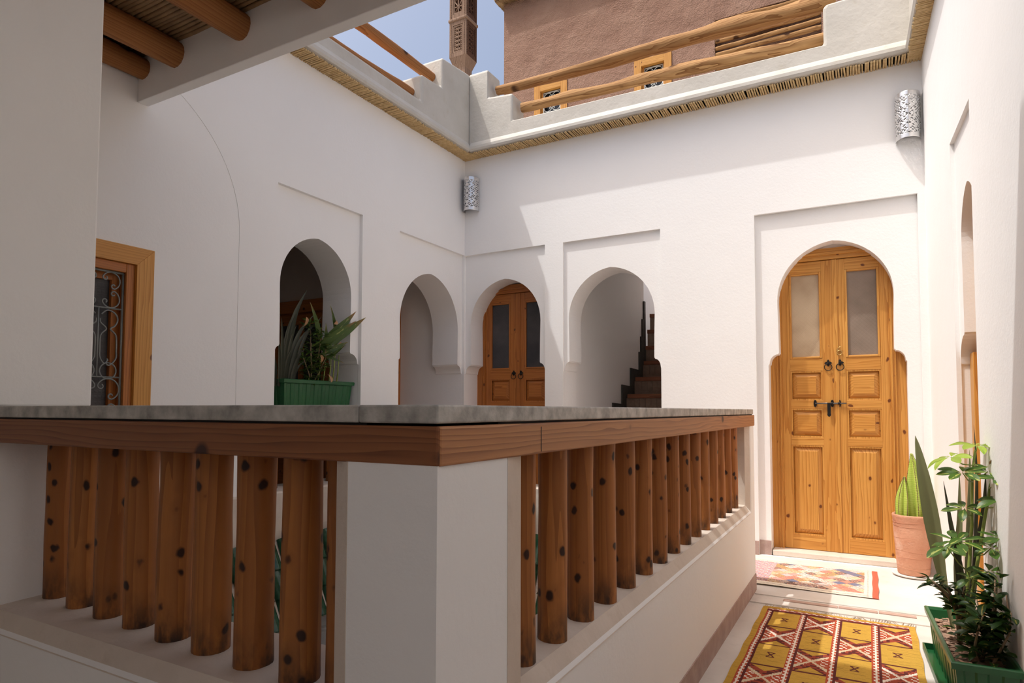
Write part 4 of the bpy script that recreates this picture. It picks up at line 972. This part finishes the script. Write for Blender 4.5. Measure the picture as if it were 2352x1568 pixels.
def rug2_col(u, v):
    ny, nx = len(v), len(u); out = np.zeros((ny, nx, 3)); Wd, Ld = 0.72, 2.3
    U, V = np.meshgrid(u * Wd, (1 - v) * Ld)              # metres from left, metres from the far end
    out[:] = OC
    jn = np.repeat(np.repeat(rs.rand(ny // 4 + 1, nx // 4 + 1), 4, 0), 4, 1)[:ny, :nx]
    inner = (U > .028) & (U < Wd - .028) & (V > .028)
    pitch = (Wd - .056) / 4; c = np.clip(((U - .028) / pitch).astype(int), 0, 3); lu = ((U - .028) - c * pitch)
    bw = 0.036                                            # hooked band on the left of each column, one at the far right
    iscol = inner & (lu > bw) & (V > .075)
    band = inner & ~iscol | ((U > Wd - .028 - .030) & (U < Wd - .028) & (V > .028))
    hz = inner & (V < .075)
    # hooked band: cream hooks alternating on rust / maroon
    k = (V / 0.012).astype(int); k2 = (U / 0.012).astype(int)
    lb = np.where(U > Wd - .058, U - (Wd - .058), lu)
    rustb = lb < .012; cream = ((lb > .012) & (lb < .019)) | ((k % 3 == 0) & (lb > .006) & (lb < .019)) | ((k % 3 == 1) & (lb > .019) & (lb < .026)); mar = lb >= .026
    out[band] = RU
    out[band & mar] = MA; out[band & cream] = CRM
    lv = V - .028; 
    out[hz] = RB; out[hz & (((lv > .010) & (lv < .016)) | ((k2 % 3 == 0) & (lv > .004) & (lv < .016)) | ((k2 % 3 == 1) & (lv > .016) & (lv < .021)))] = CRM
    out[hz & (lv > .028)] = MA
    cu = (lu - bw) / (pitch - bw); Vb = V - .075; per = 0.268
    blk = (Vb / per).astype(int); cv = Vb / per - blk
    ochre = ((blk + c) % 2 == 0)
    o_ = iscol & ochre; x_ = iscol & ~ochre
    out[o_] = OC
    mot = (np.abs(cu - .5) < .14) & (np.abs(cv - .5) < .11) & (np.abs(np.abs(cu - .5) - np.abs(cv - .5) * 1.25) < .035)
    mot |= (np.abs(cu - .5) < .14) & (np.abs(np.abs(cv - .5) - .10) < .012)
    out[o_ & mot] = MA
    out[o_ & ((cv < .03) | (cv > .97))] = MA
    # X block
    a = np.abs(cu - .5) * 2; t = cv * 2 - 1; at_ = np.abs(t)
    out[x_] = RU
    tri = x_ & (at_ > .52 + .50 * a); out[tri] = OC
    chev = x_ & (at_ > .16 + .50 * a) & ~tri
    out[chev] = np.where((jn[chev] > .45)[:, None], np.array(RB), np.array(MA))
    xb = x_ & (np.abs(at_ - .62 * a) < .12) & ~tri
    teeth = ((k + k2) % 2 == 0)
    csel = np.where(((blk + c) % 4 == 1)[..., None], np.array(CRM), np.array((0.62, 0.50, 0.34)))
    out[xb & teeth] = csel[xb & teeth]; out[xb & ~teeth & (np.abs(at_ - .62 * a) < .07)] = csel[xb & ~teeth & (np.abs(at_ - .62 * a) < .07)]
    side = x_ & (a > .55) & (at_ < .3); out[side & ((k + 2 * k2) % 3 == 0)] = CRM
    out[x_ & ((cv < .02) | (cv > .98))] = MA
    rowv = 1 + 0.10 * (rs.rand(ny, 1) - .5) + 0.12 * (rs.rand(ny, nx) - .5)
    # slubs in the ochre ground
    slub = np.repeat(rs.rand(ny, nx // 12 + 1), 12, 1)[:, :nx] > .93
    out[slub & (np.abs(out[..., 0] - OC[0]) < .01)] *= 0.72
    return np.clip(out * rowv[..., None], 0, 1)
rug2 = rug_object('kilim_rug', -0.536, 0.184, 1.55, 3.875, 206, 640, rug2_col, 'ochre and rust kilim runner with stepped crosses, nearest rug', rot=0.0)
fr = MB()
for i in range(62):
    x = -0.53 + i * 0.0117; 
    g = (i // 4); dx = 0.02 * math.sin(g * 2.3) + random.uniform(-.006, .006); ln = random.uniform(.045, .085)
    fr.tube([(x, 3.870, 0.006), (x + dx * .5, 3.870 + ln * .5, 0.004 + random.uniform(0, .003)), (x + dx, 3.870 + ln, 0.002)], 0.0016, 4)
tag(fr.build('fringe', M['fringe'], rug2), kind='stuff')
def rug1_col(u, v):
    ny, nx = len(v), len(u); Wd, Ld = 1.30, 0.72; out = np.zeros((ny, nx, 3))
    U, V = np.meshgrid((1 - u) * Wd, (1 - v) * Ld)        # metres from the right end, from the far edge
    CR = np.array((0.72, 0.64, 0.52)); out[:] = CR
    pal = np.array([(0.62, 0.20, 0.12), (0.68, 0.30, 0.20), (0.72, 0.60, 0.48), (0.12, 0.13, 0.22), (0.66, 0.38, 0.10), (0.74, 0.68, 0.60), (0.55, 0.15, 0.12), (0.66, 0.48, 0.36), (0.42, 0.30, 0.38), (0.10, 0.08, 0.08), (0.70, 0.26, 0.16)])
    d1 = (U + V * 1.0) / 0.088; d2 = (U - V * 1.0 + 3) / 0.088
    i1, i2 = d1.astype(int), d2.astype(int); h = (i1 * 7 + i2 * 13 + (i1 * i2) % 5) % len(pal)
    field = (U > .075) & (V > .055) & (V < Ld - .085)
    f1, f2 = d1 - i1, d2 - i2; r = np.maximum(np.abs(f1 - .5), np.abs(f2 - .5))
    col = pal[h]; col2 = pal[(h * 3 + 5) % len(pal)]
    ring = ((r > .22) & (r < .30)) | (r < .08); col = np.where(ring[..., None], col2, col); col = np.where((r > .46)[..., None], pal[(h + 3) % len(pal)] * .6, col)
    kk = ((U / .008).astype(int) + (V / .008).astype(int)); dots = (kk % 3 == 0) & (h % 2 == 0); col = np.where(dots[..., None], pal[(h + 5) % len(pal)], col)
    left = (U > .62); st2 = ((V / .016).astype(int) + (U / .02).astype(int)) % 4
    lc = np.array([(0.68, 0.26, 0.20), (0.74, 0.50, 0.42), (0.62, 0.20, 0.22), (0.70, 0.60, 0.62)])[st2]
    nz = rs.rand(ny, nx) > .75; lc = np.where(nz[..., None], np.array((0.20, 0.16, 0.26)), lc)
    for cxx in (.98, 1.06): 
        dm = (np.abs(U - cxx) + np.abs(V - .17)) < .036; lc = np.where(dm[..., None], np.array((0.68, 0.52, 0.12)), lc)
    col = np.where(left[..., None], lc, col)
    dark = (V > Ld - .17) & (U > .33); col = np.where((dark & (rs.rand(ny, nx) > .35))[..., None], col * np.array((.42, .36, .34)), col)  # near left strip darkened, its shade put into the weave colour
    out[field] = col[field]
    # dotted line in the cream border
    ln = np.abs(V - (Ld - .04) - .006 * np.sin(U * 40)) < .0035; out[ln & ~field] = (0.30, 0.22, 0.18)
    ln = np.abs(V - .03 - .004 * np.sin(U * 60)) < .003; out[ln & ~field & (((U / .008).astype(int)) % 2 == 0)] = (0.35, 0.28, 0.24)
    ln = np.abs(U - .055) < .003; out[ln & (((V / .012).astype(int)) % 2 == 0)] = (0.4, 0.3, 0.28)
    out[U < .034] = (0.66, 0.12, 0.07)
    out = out * .9 + CR * .1; out[U < .034] = (0.66, 0.12, 0.07)
    return np.clip(out * (1 + .14 * (rs.rand(ny, nx, 1) - .5)), 0, 1)
rug1 = rug_object('patchwork_rug', -1.28, 0.030, 4.345, 5.070, 325, 180, rug1_col, 'multicoloured patchwork rug with a red end, lying before the door', rot=0.0)
rug1.location = (0.0, 0.0, 0)

# ---------------------------------------------------------------- leaves
def leaf_mesh(nm, L, W, mat, shape='ellip', fold=0.25, droop=0.25, n=8, notch=0):
    m = MB(); vs = []
    for i in range(n + 1):
        s = i / n
        if shape == 'ellip': w_ = math.sin(PI * min(1, s * 1.0)) ** 0.8
        elif shape == 'obov': w_ = (math.sin(PI * s ** 1.35)) ** 0.75
        elif shape == 'lance': w_ = math.sin(PI * s ** 0.7) ** 1.0
        else: w_ = min(1, s * 6 + .45) * (1 - max(0, (s - .55) / .45) ** 1.4)
        w_ = max(w_, 0.02) * W / 2
        y = L * s * math.cos(droop * s); z = -L * droop * s * s * 0.8 + 0.0
        for k in (-1, -.5, 0, .5, 1):
            vs.append((w_ * k, y, z + abs(k) * w_ * fold))
    fs = []
    for i in range(n):
        for k in range(4):
            a = i * 5 + k; fs.append((a, a + 1, a + 6, a + 5))
    m.add(vs, fs, 0, True)
    return m.mesh(nm, mat)
def leaf_obj(mesh, parent, p, d, upv=(0, 0, 1), scale=1.0, roll=0.0, nm='leaf', mat=None):
    y = Vector(d).normalized(); z = Vector(upv); x = y.cross(z)
    if x.length < 1e-3: x = y.cross(Vector((1, 0, 0)))
    x.normalize(); z = x.cross(y); R = Matrix.Rotation(roll, 3, y); x = R @ x; z = R @ z
    o = bpy.data.objects.new(nm, mesh); C.objects.link(o)
    p = Vector(p); s = scale
    o.matrix_basis = Matrix(((x.x * s, y.x * s, z.x * s, p.x), (x.y * s, y.y * s, z.y * s, p.y), (x.z * s, y.z * s, z.z * s, p.z), (0, 0, 0, 1)))
    attach(o, parent); return o
def strap_leaf(parent, pts, W, mat, nm='leaf', fold=0.35, twist=0.0, side=None, tip=1.3):
    # long blade following the points; width grows then tapers
    pts = [Vector(p) for p in pts]; n = 14; P = []
    for i in range(n + 1):
        t = i / n * (len(pts) - 1); k = min(int(t), len(pts) - 2); f_ = t - k
        a = pts[max(k - 1, 0)]; b_ = pts[k]; c_ = pts[k + 1]; d_ = pts[min(k + 2, len(pts) - 1)]
        P.append(0.5 * ((2 * b_) + (-a + c_) * f_ + (2 * a - 5 * b_ + 4 * c_ - d_) * f_ ** 2 + (-a + 3 * b_ - 3 * c_ + d_) * f_ ** 3))
    m = MB(); vs = []
    sd = Vector(side or (0.85, 0.5, 0)).normalized()
    for i, p in enumerate(P):
        s = i / n; t = (P[min(i + 1, n)] - P[max(i - 1, 0)]).normalized()
        x = (sd - t * sd.dot(t)).normalized(); x = Matrix.Rotation(twist * s, 3, t) @ x; z = x.cross(t)
        w_ = W / 2 * max(0.03, (0.42 + 0.58 * math.sin(PI * min(1, s * 0.95 + .08))) * (1 - s ** 3.2) ** (1 / tip)) if tip < 2 else W / 2 * max(.02, (.22 + .78 * math.sin(PI / 2 * min(1, s / .55)) ** 2) * (1 - max(0, (s - .5) / .5) ** 1.7))
        for k in (-1, -.5, 0, .5, 1): vs.append(p + x * w_ * k + z * abs(k) * w_ * fold)
    fs = [(i * 5 + k, i * 5 + k + 1, i * 5 + k + 6, i * 5 + k + 5) for i in range(n) for k in range(4)]
    m.add(vs, fs, 0, True); return m.build(nm, mat, parent)
LM = {
 'scheff': [leaf_mesh('leaf', 0.100, 0.040, M['scheff'], 'obov', 0.25, d_) for d_ in (0.25, 0.5, 0.05)],
 'lime': [leaf_mesh('leaf', 0.095, 0.037, M['scheff_lime'], 'obov', 0.3, d_) for d_ in (0.2, 0.45)],
 'croton': [leaf_mesh('leaf', 0.066, 0.026, M['croton'], 'ellip', 0.35, d_, 6) for d_ in (0.15, 0.4)],
 'croton_mid': [leaf_mesh('leaf', 0.062, 0.017, M['croton_mid'], 'ellip', 0.35, d_, 6) for d_ in (0.1, 0.4)],
 'ginger': [leaf_mesh('leaf', 0.26, 0.040, M['ginger'], 'lance', 0.3, d_, 10) for d_ in (0.15, 0.4)],
 'dry': [leaf_mesh('leaf', 0.09, 0.03, M['dryleaf'], 'lance', 0.7, 0.7, 8)],
}

# ---------------------------------------------------------------- planters
def planter_mesh(L, W, H, name, parent):
    # ribbed tapered trough in local coordinates, length along local Y, base at z = 0
    def ring(z, inset, rib):
        pts = []; hx, hy = W / 2 - inset, L / 2 - inset; nlong, nshort = 96, 26
        def side(p0, p1, nn, nrm):
            for i in range(nn):
                s = i / nn; x = p0[0] + (p1[0] - p0[0]) * s; y = p0[1] + (p1[1] - p0[1]) * s
                ph = (s * nn / 10.7) % 1.0
                d = rib * (1 if 0.3 < ph < 0.8 else 0) * (1 if 0.04 < s < 0.96 else 0)
                pts.append((x - nrm[0] * d, y - nrm[1] * d, z))
        side((-hx, -hy), (hx, -hy), nshort, (0, -1)); side((hx, -hy), (hx, hy), nlong, (1, 0)); side((hx, hy), (-hx, hy), nshort, (0, 1)); side((-hx, hy), (-hx, -hy), nlong, (-1, 0))
        return pts
    m = MB()
    rings = [ring(0, 0.028, 0.0), ring(0.006, 0.024, 0.005), ring(H - 0.032, 0.010, 0.005), ring(H - 0.028, 0.008, 0), ring(H - 0.026, -0.004, 0), ring(H - 0.004, -0.006, 0), ring(H, -0.002, 0), ring(H, 0.008, 0), ring(H - 0.01, 0.014, 0), ring(0.03, 0.034, 0)]
    n = len(rings[0]); vs = [p for r_ in rings for p in r_]; fs = []
    for j in range(len(rings) - 1):
        for k in range(n): a = j * n + k; b_ = j * n + (k + 1) % n; fs.append((a, b_, b_ + n, a + n))
    m.add(vs, fs, 0, False)
    m.add([rings[0][k] for k in range(n)], [tuple(range(n))])
    return child(name, m.mesh(name, M['green']), parent)
def soil_mesh(L, W, z, parent, seed):
    nx_, ny_ = 16, 60; vs = []
    for j in range(ny_ + 1):
        for i in range(nx_ + 1):
            x = -W / 2 + W * i / nx_; y = -L / 2 + L * j / ny_
            vs.append((x, y, z + 0.010 * noise.noise(Vector((x * 14, y * 14, seed))) + 0.004 * noise.noise(Vector((x * 70, y * 70, seed)))))
    fs = [(j * (nx_ + 1) + i, j * (nx_ + 1) + i + 1, (j + 1) * (nx_ + 1) + i + 1, (j + 1) * (nx_ + 1) + i) for j in range(ny_) for i in range(nx_)]
    m = MB(); m.add(vs, fs, 0, True); child('soil', m.mesh('soil', M['soil']), parent)
    q = MB()
    for k in range(260):
        x, y = random.uniform(-W / 2 + .008, W / 2 - .008), random.uniform(-L / 2 + .01, L / 2 - .01); a = random.uniform(0, PI); l_ = random.uniform(.006, .018); w_ = l_ * random.uniform(.3, .5)
        c, s = math.cos(a), math.sin(a); zz = z + random.uniform(.004, .016); tz = random.uniform(-.006, .006)
        q.add([(x - c * l_ + s * w_, y - s * l_ - c * w_, zz), (x + c * l_ + s * w_, y + s * l_ - c * w_, zz + tz), (x + c * l_ - s * w_, y + s * l_ + c * w_, zz + tz + .002), (x - c * l_ - s * w_, y - s * l_ + c * w_, zz)], [(0, 1, 2, 3)])
    o = child('bark_chips', q.mesh('bark_chips', M['chips']), parent); o['kind'] = 'stuff'

pl = empty('planter', (0.330, 3.185, 0.004), math.radians(2.6)); tag(pl, 'green plastic trough planter on the floor by the right wall', 'planter')
planter_mesh(0.735, 0.205, 0.200, 'trough', pl); soil_mesh(0.69, 0.165, 0.150, pl, 2)
q = MB()
def rr_prism(hx, hy, z0, z1, inset=0):
    return [(-hx + inset, -hy + inset), (hx - inset, -hy + inset), (hx - inset, hy - inset), (-hx + inset, hy - inset)]
hx_, hy_ = 0.118, 0.375
q.prism(rr_prism(hx_, hy_, 0, 0), [rr_prism(hx_, hy_, 0, 0, 0.006)], lambda u, v, d: (u, v, d), 0.0, 0.030); q.prism(rr_prism(hx_, hy_, 0, 0, .004), [], lambda u, v, d: (u, v, d), -0.002, 0.003)
child('saucer', q.mesh('saucer', M['green']), pl)

pw = empty('planter', (XL - 0.155, 3.425, 1.108)); tag(pw, 'green plastic trough planter on the ledge of the left arch', 'planter')
planter_mesh(0.68, 0.20, 0.205, 'trough', pw); soil_mesh(0.64, 0.16, 0.160, pw, 5)

# umbrella plant in the floor planter
def whorl(parent, p, d, meshes, k=7, size=1.0, petiole=0.0, tilt=0.35, roll=0):
    d = Vector(d).normalized(); a = d.cross(Vector((0.3, 0.2, 1))).normalized(); b_ = d.cross(a)
    for i in range(k):
        an = 2 * PI * (i + random.uniform(-.2, .2)) / k + roll
        dd = (a * math.cos(an) + b_ * math.sin(an)) + d * tilt
        dd.z -= 0.08
        leaf_obj(random.choice(meshes), parent, Vector(p) + dd.normalized() * 0.008, dd, d, random.uniform(.8, 1.1) * size, random.uniform(-.3, .3))
up_ = empty('umbrella_plant', (0.36, 3.26, 0.155)); tag(up_, 'tall variegated umbrella plant rising from the floor planter', 'plant')
def P(px, pz, y=3.28): return Vector((px, y, pz))
# coordinates near the wall plane
stemA = [P(.322, .16, 3.30), P(.352, .40, 3.32), P(.372, .62, 3.33), P(.380, .84, 3.34), P(.392, .935, 3.34)]
stemB = [P(.33, .16, 3.27), P(.372, .42, 3.28), P(.42, .70, 3.30), P(.44, .82, 3.31)]
for s_ in (stemA, stemB): MB().tube(s_, [.0075, .007, .006, .005, .004][:len(s_)], 8).build('stem', M['stem_green'], up_)
heads = [  # anchor, head centre, lime?, leaflets, size
 ((.392, 3.34, .93), (.398, 3.33, .955), 1, 8, 1.0), ((.385, 3.33, .87), (.300, 3.28, .905), 1, 7, .95), ((.380, 3.33, .80), (.335, 3.24, .845), 0, 7, .9),
 ((.382, 3.33, .82), (.425, 3.28, .850), 0, 6, .8), ((.43, 3.3, .78), (.452, 3.22, .83), 0, 7, .85), ((.42, 3.3, .70), (.452, 3.20, .74), 0, 6, .85), ((.37, 3.33, .66), (.335, 3.22, .70), 0, 6, .8),
 ((.365, 3.33, .52), (.300, 3.16, .575), 0, 8, .95), ((.355, 3.32, .42), (.262, 3.10, .560), 0, 4, .9), ((.38, 3.3, .50), (.415, 3.18, .555), 0, 6, .9), ((.40, 3.3, .55), (.448, 3.16, .60), 0, 6, .9),
 ((.37, 3.3, .42), (.400, 3.14, .47), 0, 6, .85), ((.36, 3.3, .38), (.342, 3.12, .44), 0, 5, .7)]
for a_, h_, lime, k, sz in heads:
    a_, h_ = Vector(a_), Vector(h_); mid = (a_ + h_) / 2 + Vector((0, 0, -.012))
    MB().tube([a_, mid, h_], [.003, .0026, .002], 6).build('petiole', M['stem_green'], up_)
    whorl(up_, h_, (h_ - a_).normalized() * .4 + Vector((0, 0, 1)), LM['lime'] if lime else LM['scheff'], k, sz, tilt=.12)
leaf_obj(LM['dry'][0], up_, (.43, 3.27, .88), (.3, -.2, .4), scale=.8)
# strap plant in the floor planter
sp_ = empty('strap_plant', (0.31, 3.38, 0.155)); tag(sp_, 'plant with long olive strap leaves leaning out of the floor planter', 'plant')
strap_leaf(sp_, [(0.300, 3.38, 0.15), (0.262, 3.38, 0.38), (0.226, 3.36, 0.62), (0.196, 3.33, 0.84), (0.176, 3.31, 0.992)], 0.066, M['strap'], side=(1, .35, 0), fold=.5, tip=3)
for pts, W_ in (([(.325, 3.40, .15), (.322, 3.42, .40), (.338, 3.44, .62), (.345, 3.45, .83)], .034), ([(.335, 3.38, .15), (.320, 3.40, .45), (.300, 3.42, .64), (.284, 3.43, .79)], .024),
                ([(.345, 3.38, .15), (.360, 3.40, .45), (.378, 3.42, .75), (.382, 3.43, .93)], .030), ([(.355, 3.36, .15), (.385, 3.38, .45), (.420, 3.38, .70), (.440, 3.38, .92)], .026),
                ([(.34, 3.35, .15), (.37, 3.34, .40), (.40, 3.32, .58), (.425, 3.30, .70)], .022), ([(.33, 3.36, .15), (.33, 3.35, .38), (.318, 3.34, .55)], .028), ([(.36, 3.42, .15), (.39, 3.44, .5), (.405, 3.44, .80), (.402, 3.44, 1.04)], .018)):
    strap_leaf(sp_, pts, W_, M['strap_dark'] if W_ < .03 else M['strap'], side=(1, .4, 0))
# dark croton shrub
def bush(nm, label, base, stems, meshes, n, sz, mat_stem, jitter, base_r=.006, cat='plant'):
    root = empty(nm, base); tag(root, label, cat); ends = []
    for st_ in stems:
        pts = [Vector(p_) for p_ in st_]; MB().tube(pts, [base_r * (1 - .6 * i / (len(pts) - 1)) for i in range(len(pts))], 7).build('stem', mat_stem, root)
        for k in range(1, len(pts)): ends.append((pts[k - 1], pts[k]))
    k = 0
    per = n // len(ends) + 1
    for a_, b_ in ends:
        for i in range(per):
            if k >= n: break
            t = random.uniform(.15, 1.0); p_ = a_ + (b_ - a_) * t
            an = random.uniform(0, 2 * PI); el = random.uniform(-.1, .75)
            d_ = Vector((math.cos(an) * math.cos(el), math.sin(an) * math.cos(el), math.sin(el)))
            p_ = p_ + d_ * random.uniform(0, jitter)
            if nm == 'croton_shrub' and p_.x + d_.x * .06 > xr(p_.y) - .01: d_.x = -abs(d_.x); p_.x = min(p_.x, xr(p_.y) - .015)
            leaf_obj(random.choice(meshes), root, p_, d_, scale=random.uniform(.75, 1.15) * sz, roll=random.uniform(-.5, .5)); k += 1
    return root
bs = (0.355, 3.02, 0.15)
bush('croton_shrub', 'dense dark green croton shrub at the near end of the floor planter', bs,
     [[bs, (.365, 3.0, .24), (.385, 2.98, .33), (.395, 2.98, .42), (.40, 3.0, .47)], [bs, (.33, 2.98, .22), (.335, 2.92, .30), (.345, 2.88, .36)], [bs, (.38, 3.06, .25), (.41, 3.08, .34), (.42, 3.10, .43)],
      [(.37, 2.95, .15), (.40, 2.92, .24), (.425, 2.90, .31), (.43, 2.90, .38)], [(.36, 3.0, .2), (.36, 3.05, .30), (.35, 3.08, .38)], [(.38, 2.98, .2), (.41, 2.97, .29), (.435, 2.97, .35), (.43, 2.99, .42)]],
     LM['croton'], 290, 1.05, M['stem_brown'], .035)
bs = (0.305, 3.20, 0.15)
bush('small_croton', 'smaller dark variegated shrub beside the bare trunk in the floor planter', bs,
     [[bs, (.300, 3.19, .26), (.290, 3.17, .33), (.262, 3.14, .385)], [(.301, 3.19, .27), (.315, 3.17, .34), (.322, 3.15, .40)], [(.30, 3.19, .28), (.27, 3.15, .35), (.225, 3.12, .40), (.205, 3.11, .42)], [(.3, 3.19, .25), (.325, 3.2, .30), (.335, 3.2, .36)]],
     LM['croton'], 90, .85, M['stem_brown'], .025, .010)

# plants in the arch planter
sp2 = empty('strap_plant', (XL - .16, 3.20, 1.27)); tag(sp2, 'dark strap leaved plant at the left of the arch planter', 'plant')
for (yb0, yt_, zt_, W_) in ((3.14, 3.311, 1.965, .050), (3.12, 3.255, 1.86, .040), (3.10, 3.072, 1.735, .026), (3.08, 3.045, 1.60, .022), (3.16, 3.386, 1.80, .036), (3.17, 3.36, 1.72, .030), (3.11, 3.14, 1.62, .026), (3.15, 3.22, 1.70, .030), (3.07, 3.02, 1.50, .020), (3.18, 3.30, 1.55, .024), (3.19, 3.33, 1.47, .020), (3.13, 3.18, 1.53, .022), (3.20, 3.441, 1.79, .026)):
    x0_ = XL - .12 + random.uniform(-.03, .02); dy = yt_ - yb0; h_ = zt_ - 1.26
    strap_leaf(sp2, [(x0_, yb0, 1.26), (x0_ + .01, yb0 + dy * .12, 1.26 + h_ * .35), (x0_ + .02, yb0 + dy * .42, 1.26 + h_ * .72), (x0_ + .03, yt_, zt_)], W_, M['strap_dark'], side=(.5, 1, 0))
bs = (XL - .13, 3.40, 1.265)
bush('croton_bush', 'yellow flecked croton bush in the middle of the arch planter', bs,
     [[bs, (XL - .12, 3.39, 1.40), (XL - .10, 3.36, 1.52), (XL - .10, 3.36, 1.66), (XL - .1, 3.35, 1.74)], [bs, (XL - .10, 3.45, 1.38), (XL - .07, 3.48, 1.48), (XL - .06, 3.47, 1.56)], [bs, (XL - .10, 3.35, 1.36), (XL - .08, 3.29, 1.44), (XL - .08, 3.27, 1.48)], [(XL - .11, 3.39, 1.38), (XL - .08, 3.42, 1.5), (XL - .06, 3.42, 1.62), (XL - .07, 3.40, 1.70)], [(XL - .11, 3.39, 1.38), (XL - .06, 3.33, 1.46), (XL - .05, 3.32, 1.58)]],
     LM['croton_mid'], 290, 1.2, M['stem_brown'], .03, .005)
gp = empty('ginger_plant', (XL - .13, 3.58, 1.265)); tag(gp, 'plant with broad striped blades and browned tips at the right of the arch planter', 'plant')
for (y_, z_) in ((3.45, 1.52), (3.50, 1.50), (3.56, 1.55), (3.60, 1.60), (3.64, 1.52)):
    p0_ = Vector((XL - .12, y_, 1.262)); p1_ = Vector((XL - .10, y_ + .01, z_))
    MB().tube([p0_, (p0_ + p1_) / 2 + Vector((0, .006, 0)), p1_], [.0055, .005, .003], 7).build('stem', M['stem_green'], gp)
for (yb0, zb0, yt_, zt_, xt_, mi_) in ((3.40, 1.54, 3.79, 1.815, -3.38, 0), (3.40, 1.52, 3.685, 1.86, -3.40, 0), (3.60, 1.62, 3.486, 1.87, -3.45, 0), (3.44, 1.60, 3.29, 1.86, -3.45, 0), (3.44, 1.50, 3.62, 1.63, -3.40, 1), (3.41, 1.56, 3.63, 1.77, -3.36, 0), (3.46, 1.50, 3.55, 1.46, -3.40, 0), (3.58, 1.58, 3.70, 1.80, -3.47, 0), (3.50, 1.50, 3.47, 1.74, -3.50, 0), (3.52, 1.48, 3.60, 1.60, -3.44, 1)):
    p0_ = Vector((XL - .09, yb0, zb0)); p1_ = Vector((xt_, yt_, zt_)); d_ = p1_ - p0_
    leaf_obj(LM['ginger'][mi_], gp, p0_, d_, upv=(1, -.15, .35), scale=d_.length / .255, roll=random.uniform(-.3, .3))
for (y_, z_, d_) in ((3.60, 1.61, (.1, -.5, -.5)), (3.52, 1.74, (.1, .6, .35)), (3.50, 1.30, (0, .05, 1)), (3.25, 1.76, (.1, .1, -1)), (3.39, 1.50, (.1, .3, -.6))): leaf_obj(LM['dry'][0], gp, (XL - .03, y_, z_), d_, upv=(1, 0, 0), scale=.95)

# ---------------------------------------------------------------- terracotta pot and cactus
pot = empty('flower_pot', (0.243, 5.09, 0.0)); tag(pot, 'tall terracotta pot standing on a white saucer beside the sunny door', 'pot')
m = MB(); m.lathe([(0.0, 0.016), (0.088, 0.016), (0.093, 0.022), (0.100, 0.10), (0.107, 0.20), (0.113, 0.30), (0.117, 0.372), (0.121, 0.392), (0.122, 0.403), (0.118, 0.410), (0.108, 0.408), (0.105, 0.395), (0.104, 0.375), (0.0, 0.372)], (0.243, 5.09), 40, wob=.03)
m.build('pot_body', M['terra'], pot)
m = MB()
for z_ in (.06, .13, .175, .26, .335, .36): 
    r_ = .0945 + (z_ - .02) * .07
    m.tube([(0.243 + (r_) * math.cos(t), 5.09 + (r_) * math.sin(t), z_ + .003 * math.sin(3 * t + z_ * 50)) for t in [2 * PI * k / 40 for k in range(41)]], 0.0013, 4, cap=False)
m.build('throwing_ring', M['terra'], pot)
m = MB(); m.lathe([(0.0, 0.002), (0.108, 0.002), (0.126, 0.010), (0.130, 0.018), (0.127, 0.020), (0.108, 0.014), (0.0, 0.013)], (0.243, 5.09), 36); m.build('saucer', M['saucer'], pot)
m = MB(); m.lathe([(0.0, 0.376), (0.103, 0.376)], (0.243, 5.09), 24); m.build('soil', M['soil'], pot)
cac = empty('cactus', (0.24, 5.08, 0.375)); tag(cac, 'ribbed lime green column cactus in the terracotta pot', 'cactus')
def cactus_column(x, y, z0, h, R, rot, lean):
    m = MB(); ribs = 5; seg = ribs * 8; n = 22; vs = []; sp = MB()
    for i in range(n + 1):
        s = i / n; taper = (0.72 + .28 * math.sin(PI * min(1, s * .9 + .15))) * (1 - max(0, (s - .45) / .55) ** 1.8 * .86)
        for k in range(seg):
            an = 2 * PI * k / seg + rot; q_ = (k % 8) / 8; rr = R * taper * (0.42 + 0.58 * abs(math.cos(PI * q_)) ** 1.5)
            vs.append((x + lean[0] * s * s + rr * math.cos(an), y + lean[1] * s * s + rr * math.sin(an), z0 + h * s))
    fs = [(i * seg + k, i * seg + (k + 1) % seg, (i + 1) * seg + (k + 1) % seg, (i + 1) * seg + k) for i in range(n) for k in range(seg)]
    m.add(vs, fs, 0, True); m.add([vs[n * seg + k] for k in range(seg)], [tuple(range(seg))])
    o = m.build('column', M['cactus'], cac)
    for r_ in range(ribs):
        for i in range(1, n * 2):
            s = i / (n * 2); j = min(int(s * n), n - 1); f_ = s * n - j
            a_ = Vector(vs[j * seg + r_ * 8]); b_ = Vector(vs[(j + 1) * seg + r_ * 8]); p_ = a_.lerp(b_, f_)
            sp.tube([p_ - Vector((0, 0, .003)), p_ + Vector((0, 0, .003))], .0022, 4)
    so = sp.build('areoles', M['spine'], o)
cactus_column(0.275, 5.085, 0.36, 0.455, 0.060, 0.95, (-.030, -.01))
cactus_column(0.185, 5.055, 0.36, 0.300, 0.044, 0.35, (.016, 0))
cactus_column(0.318, 5.07, 0.36, 0.085, 0.032, 0.5, (.0, 0))
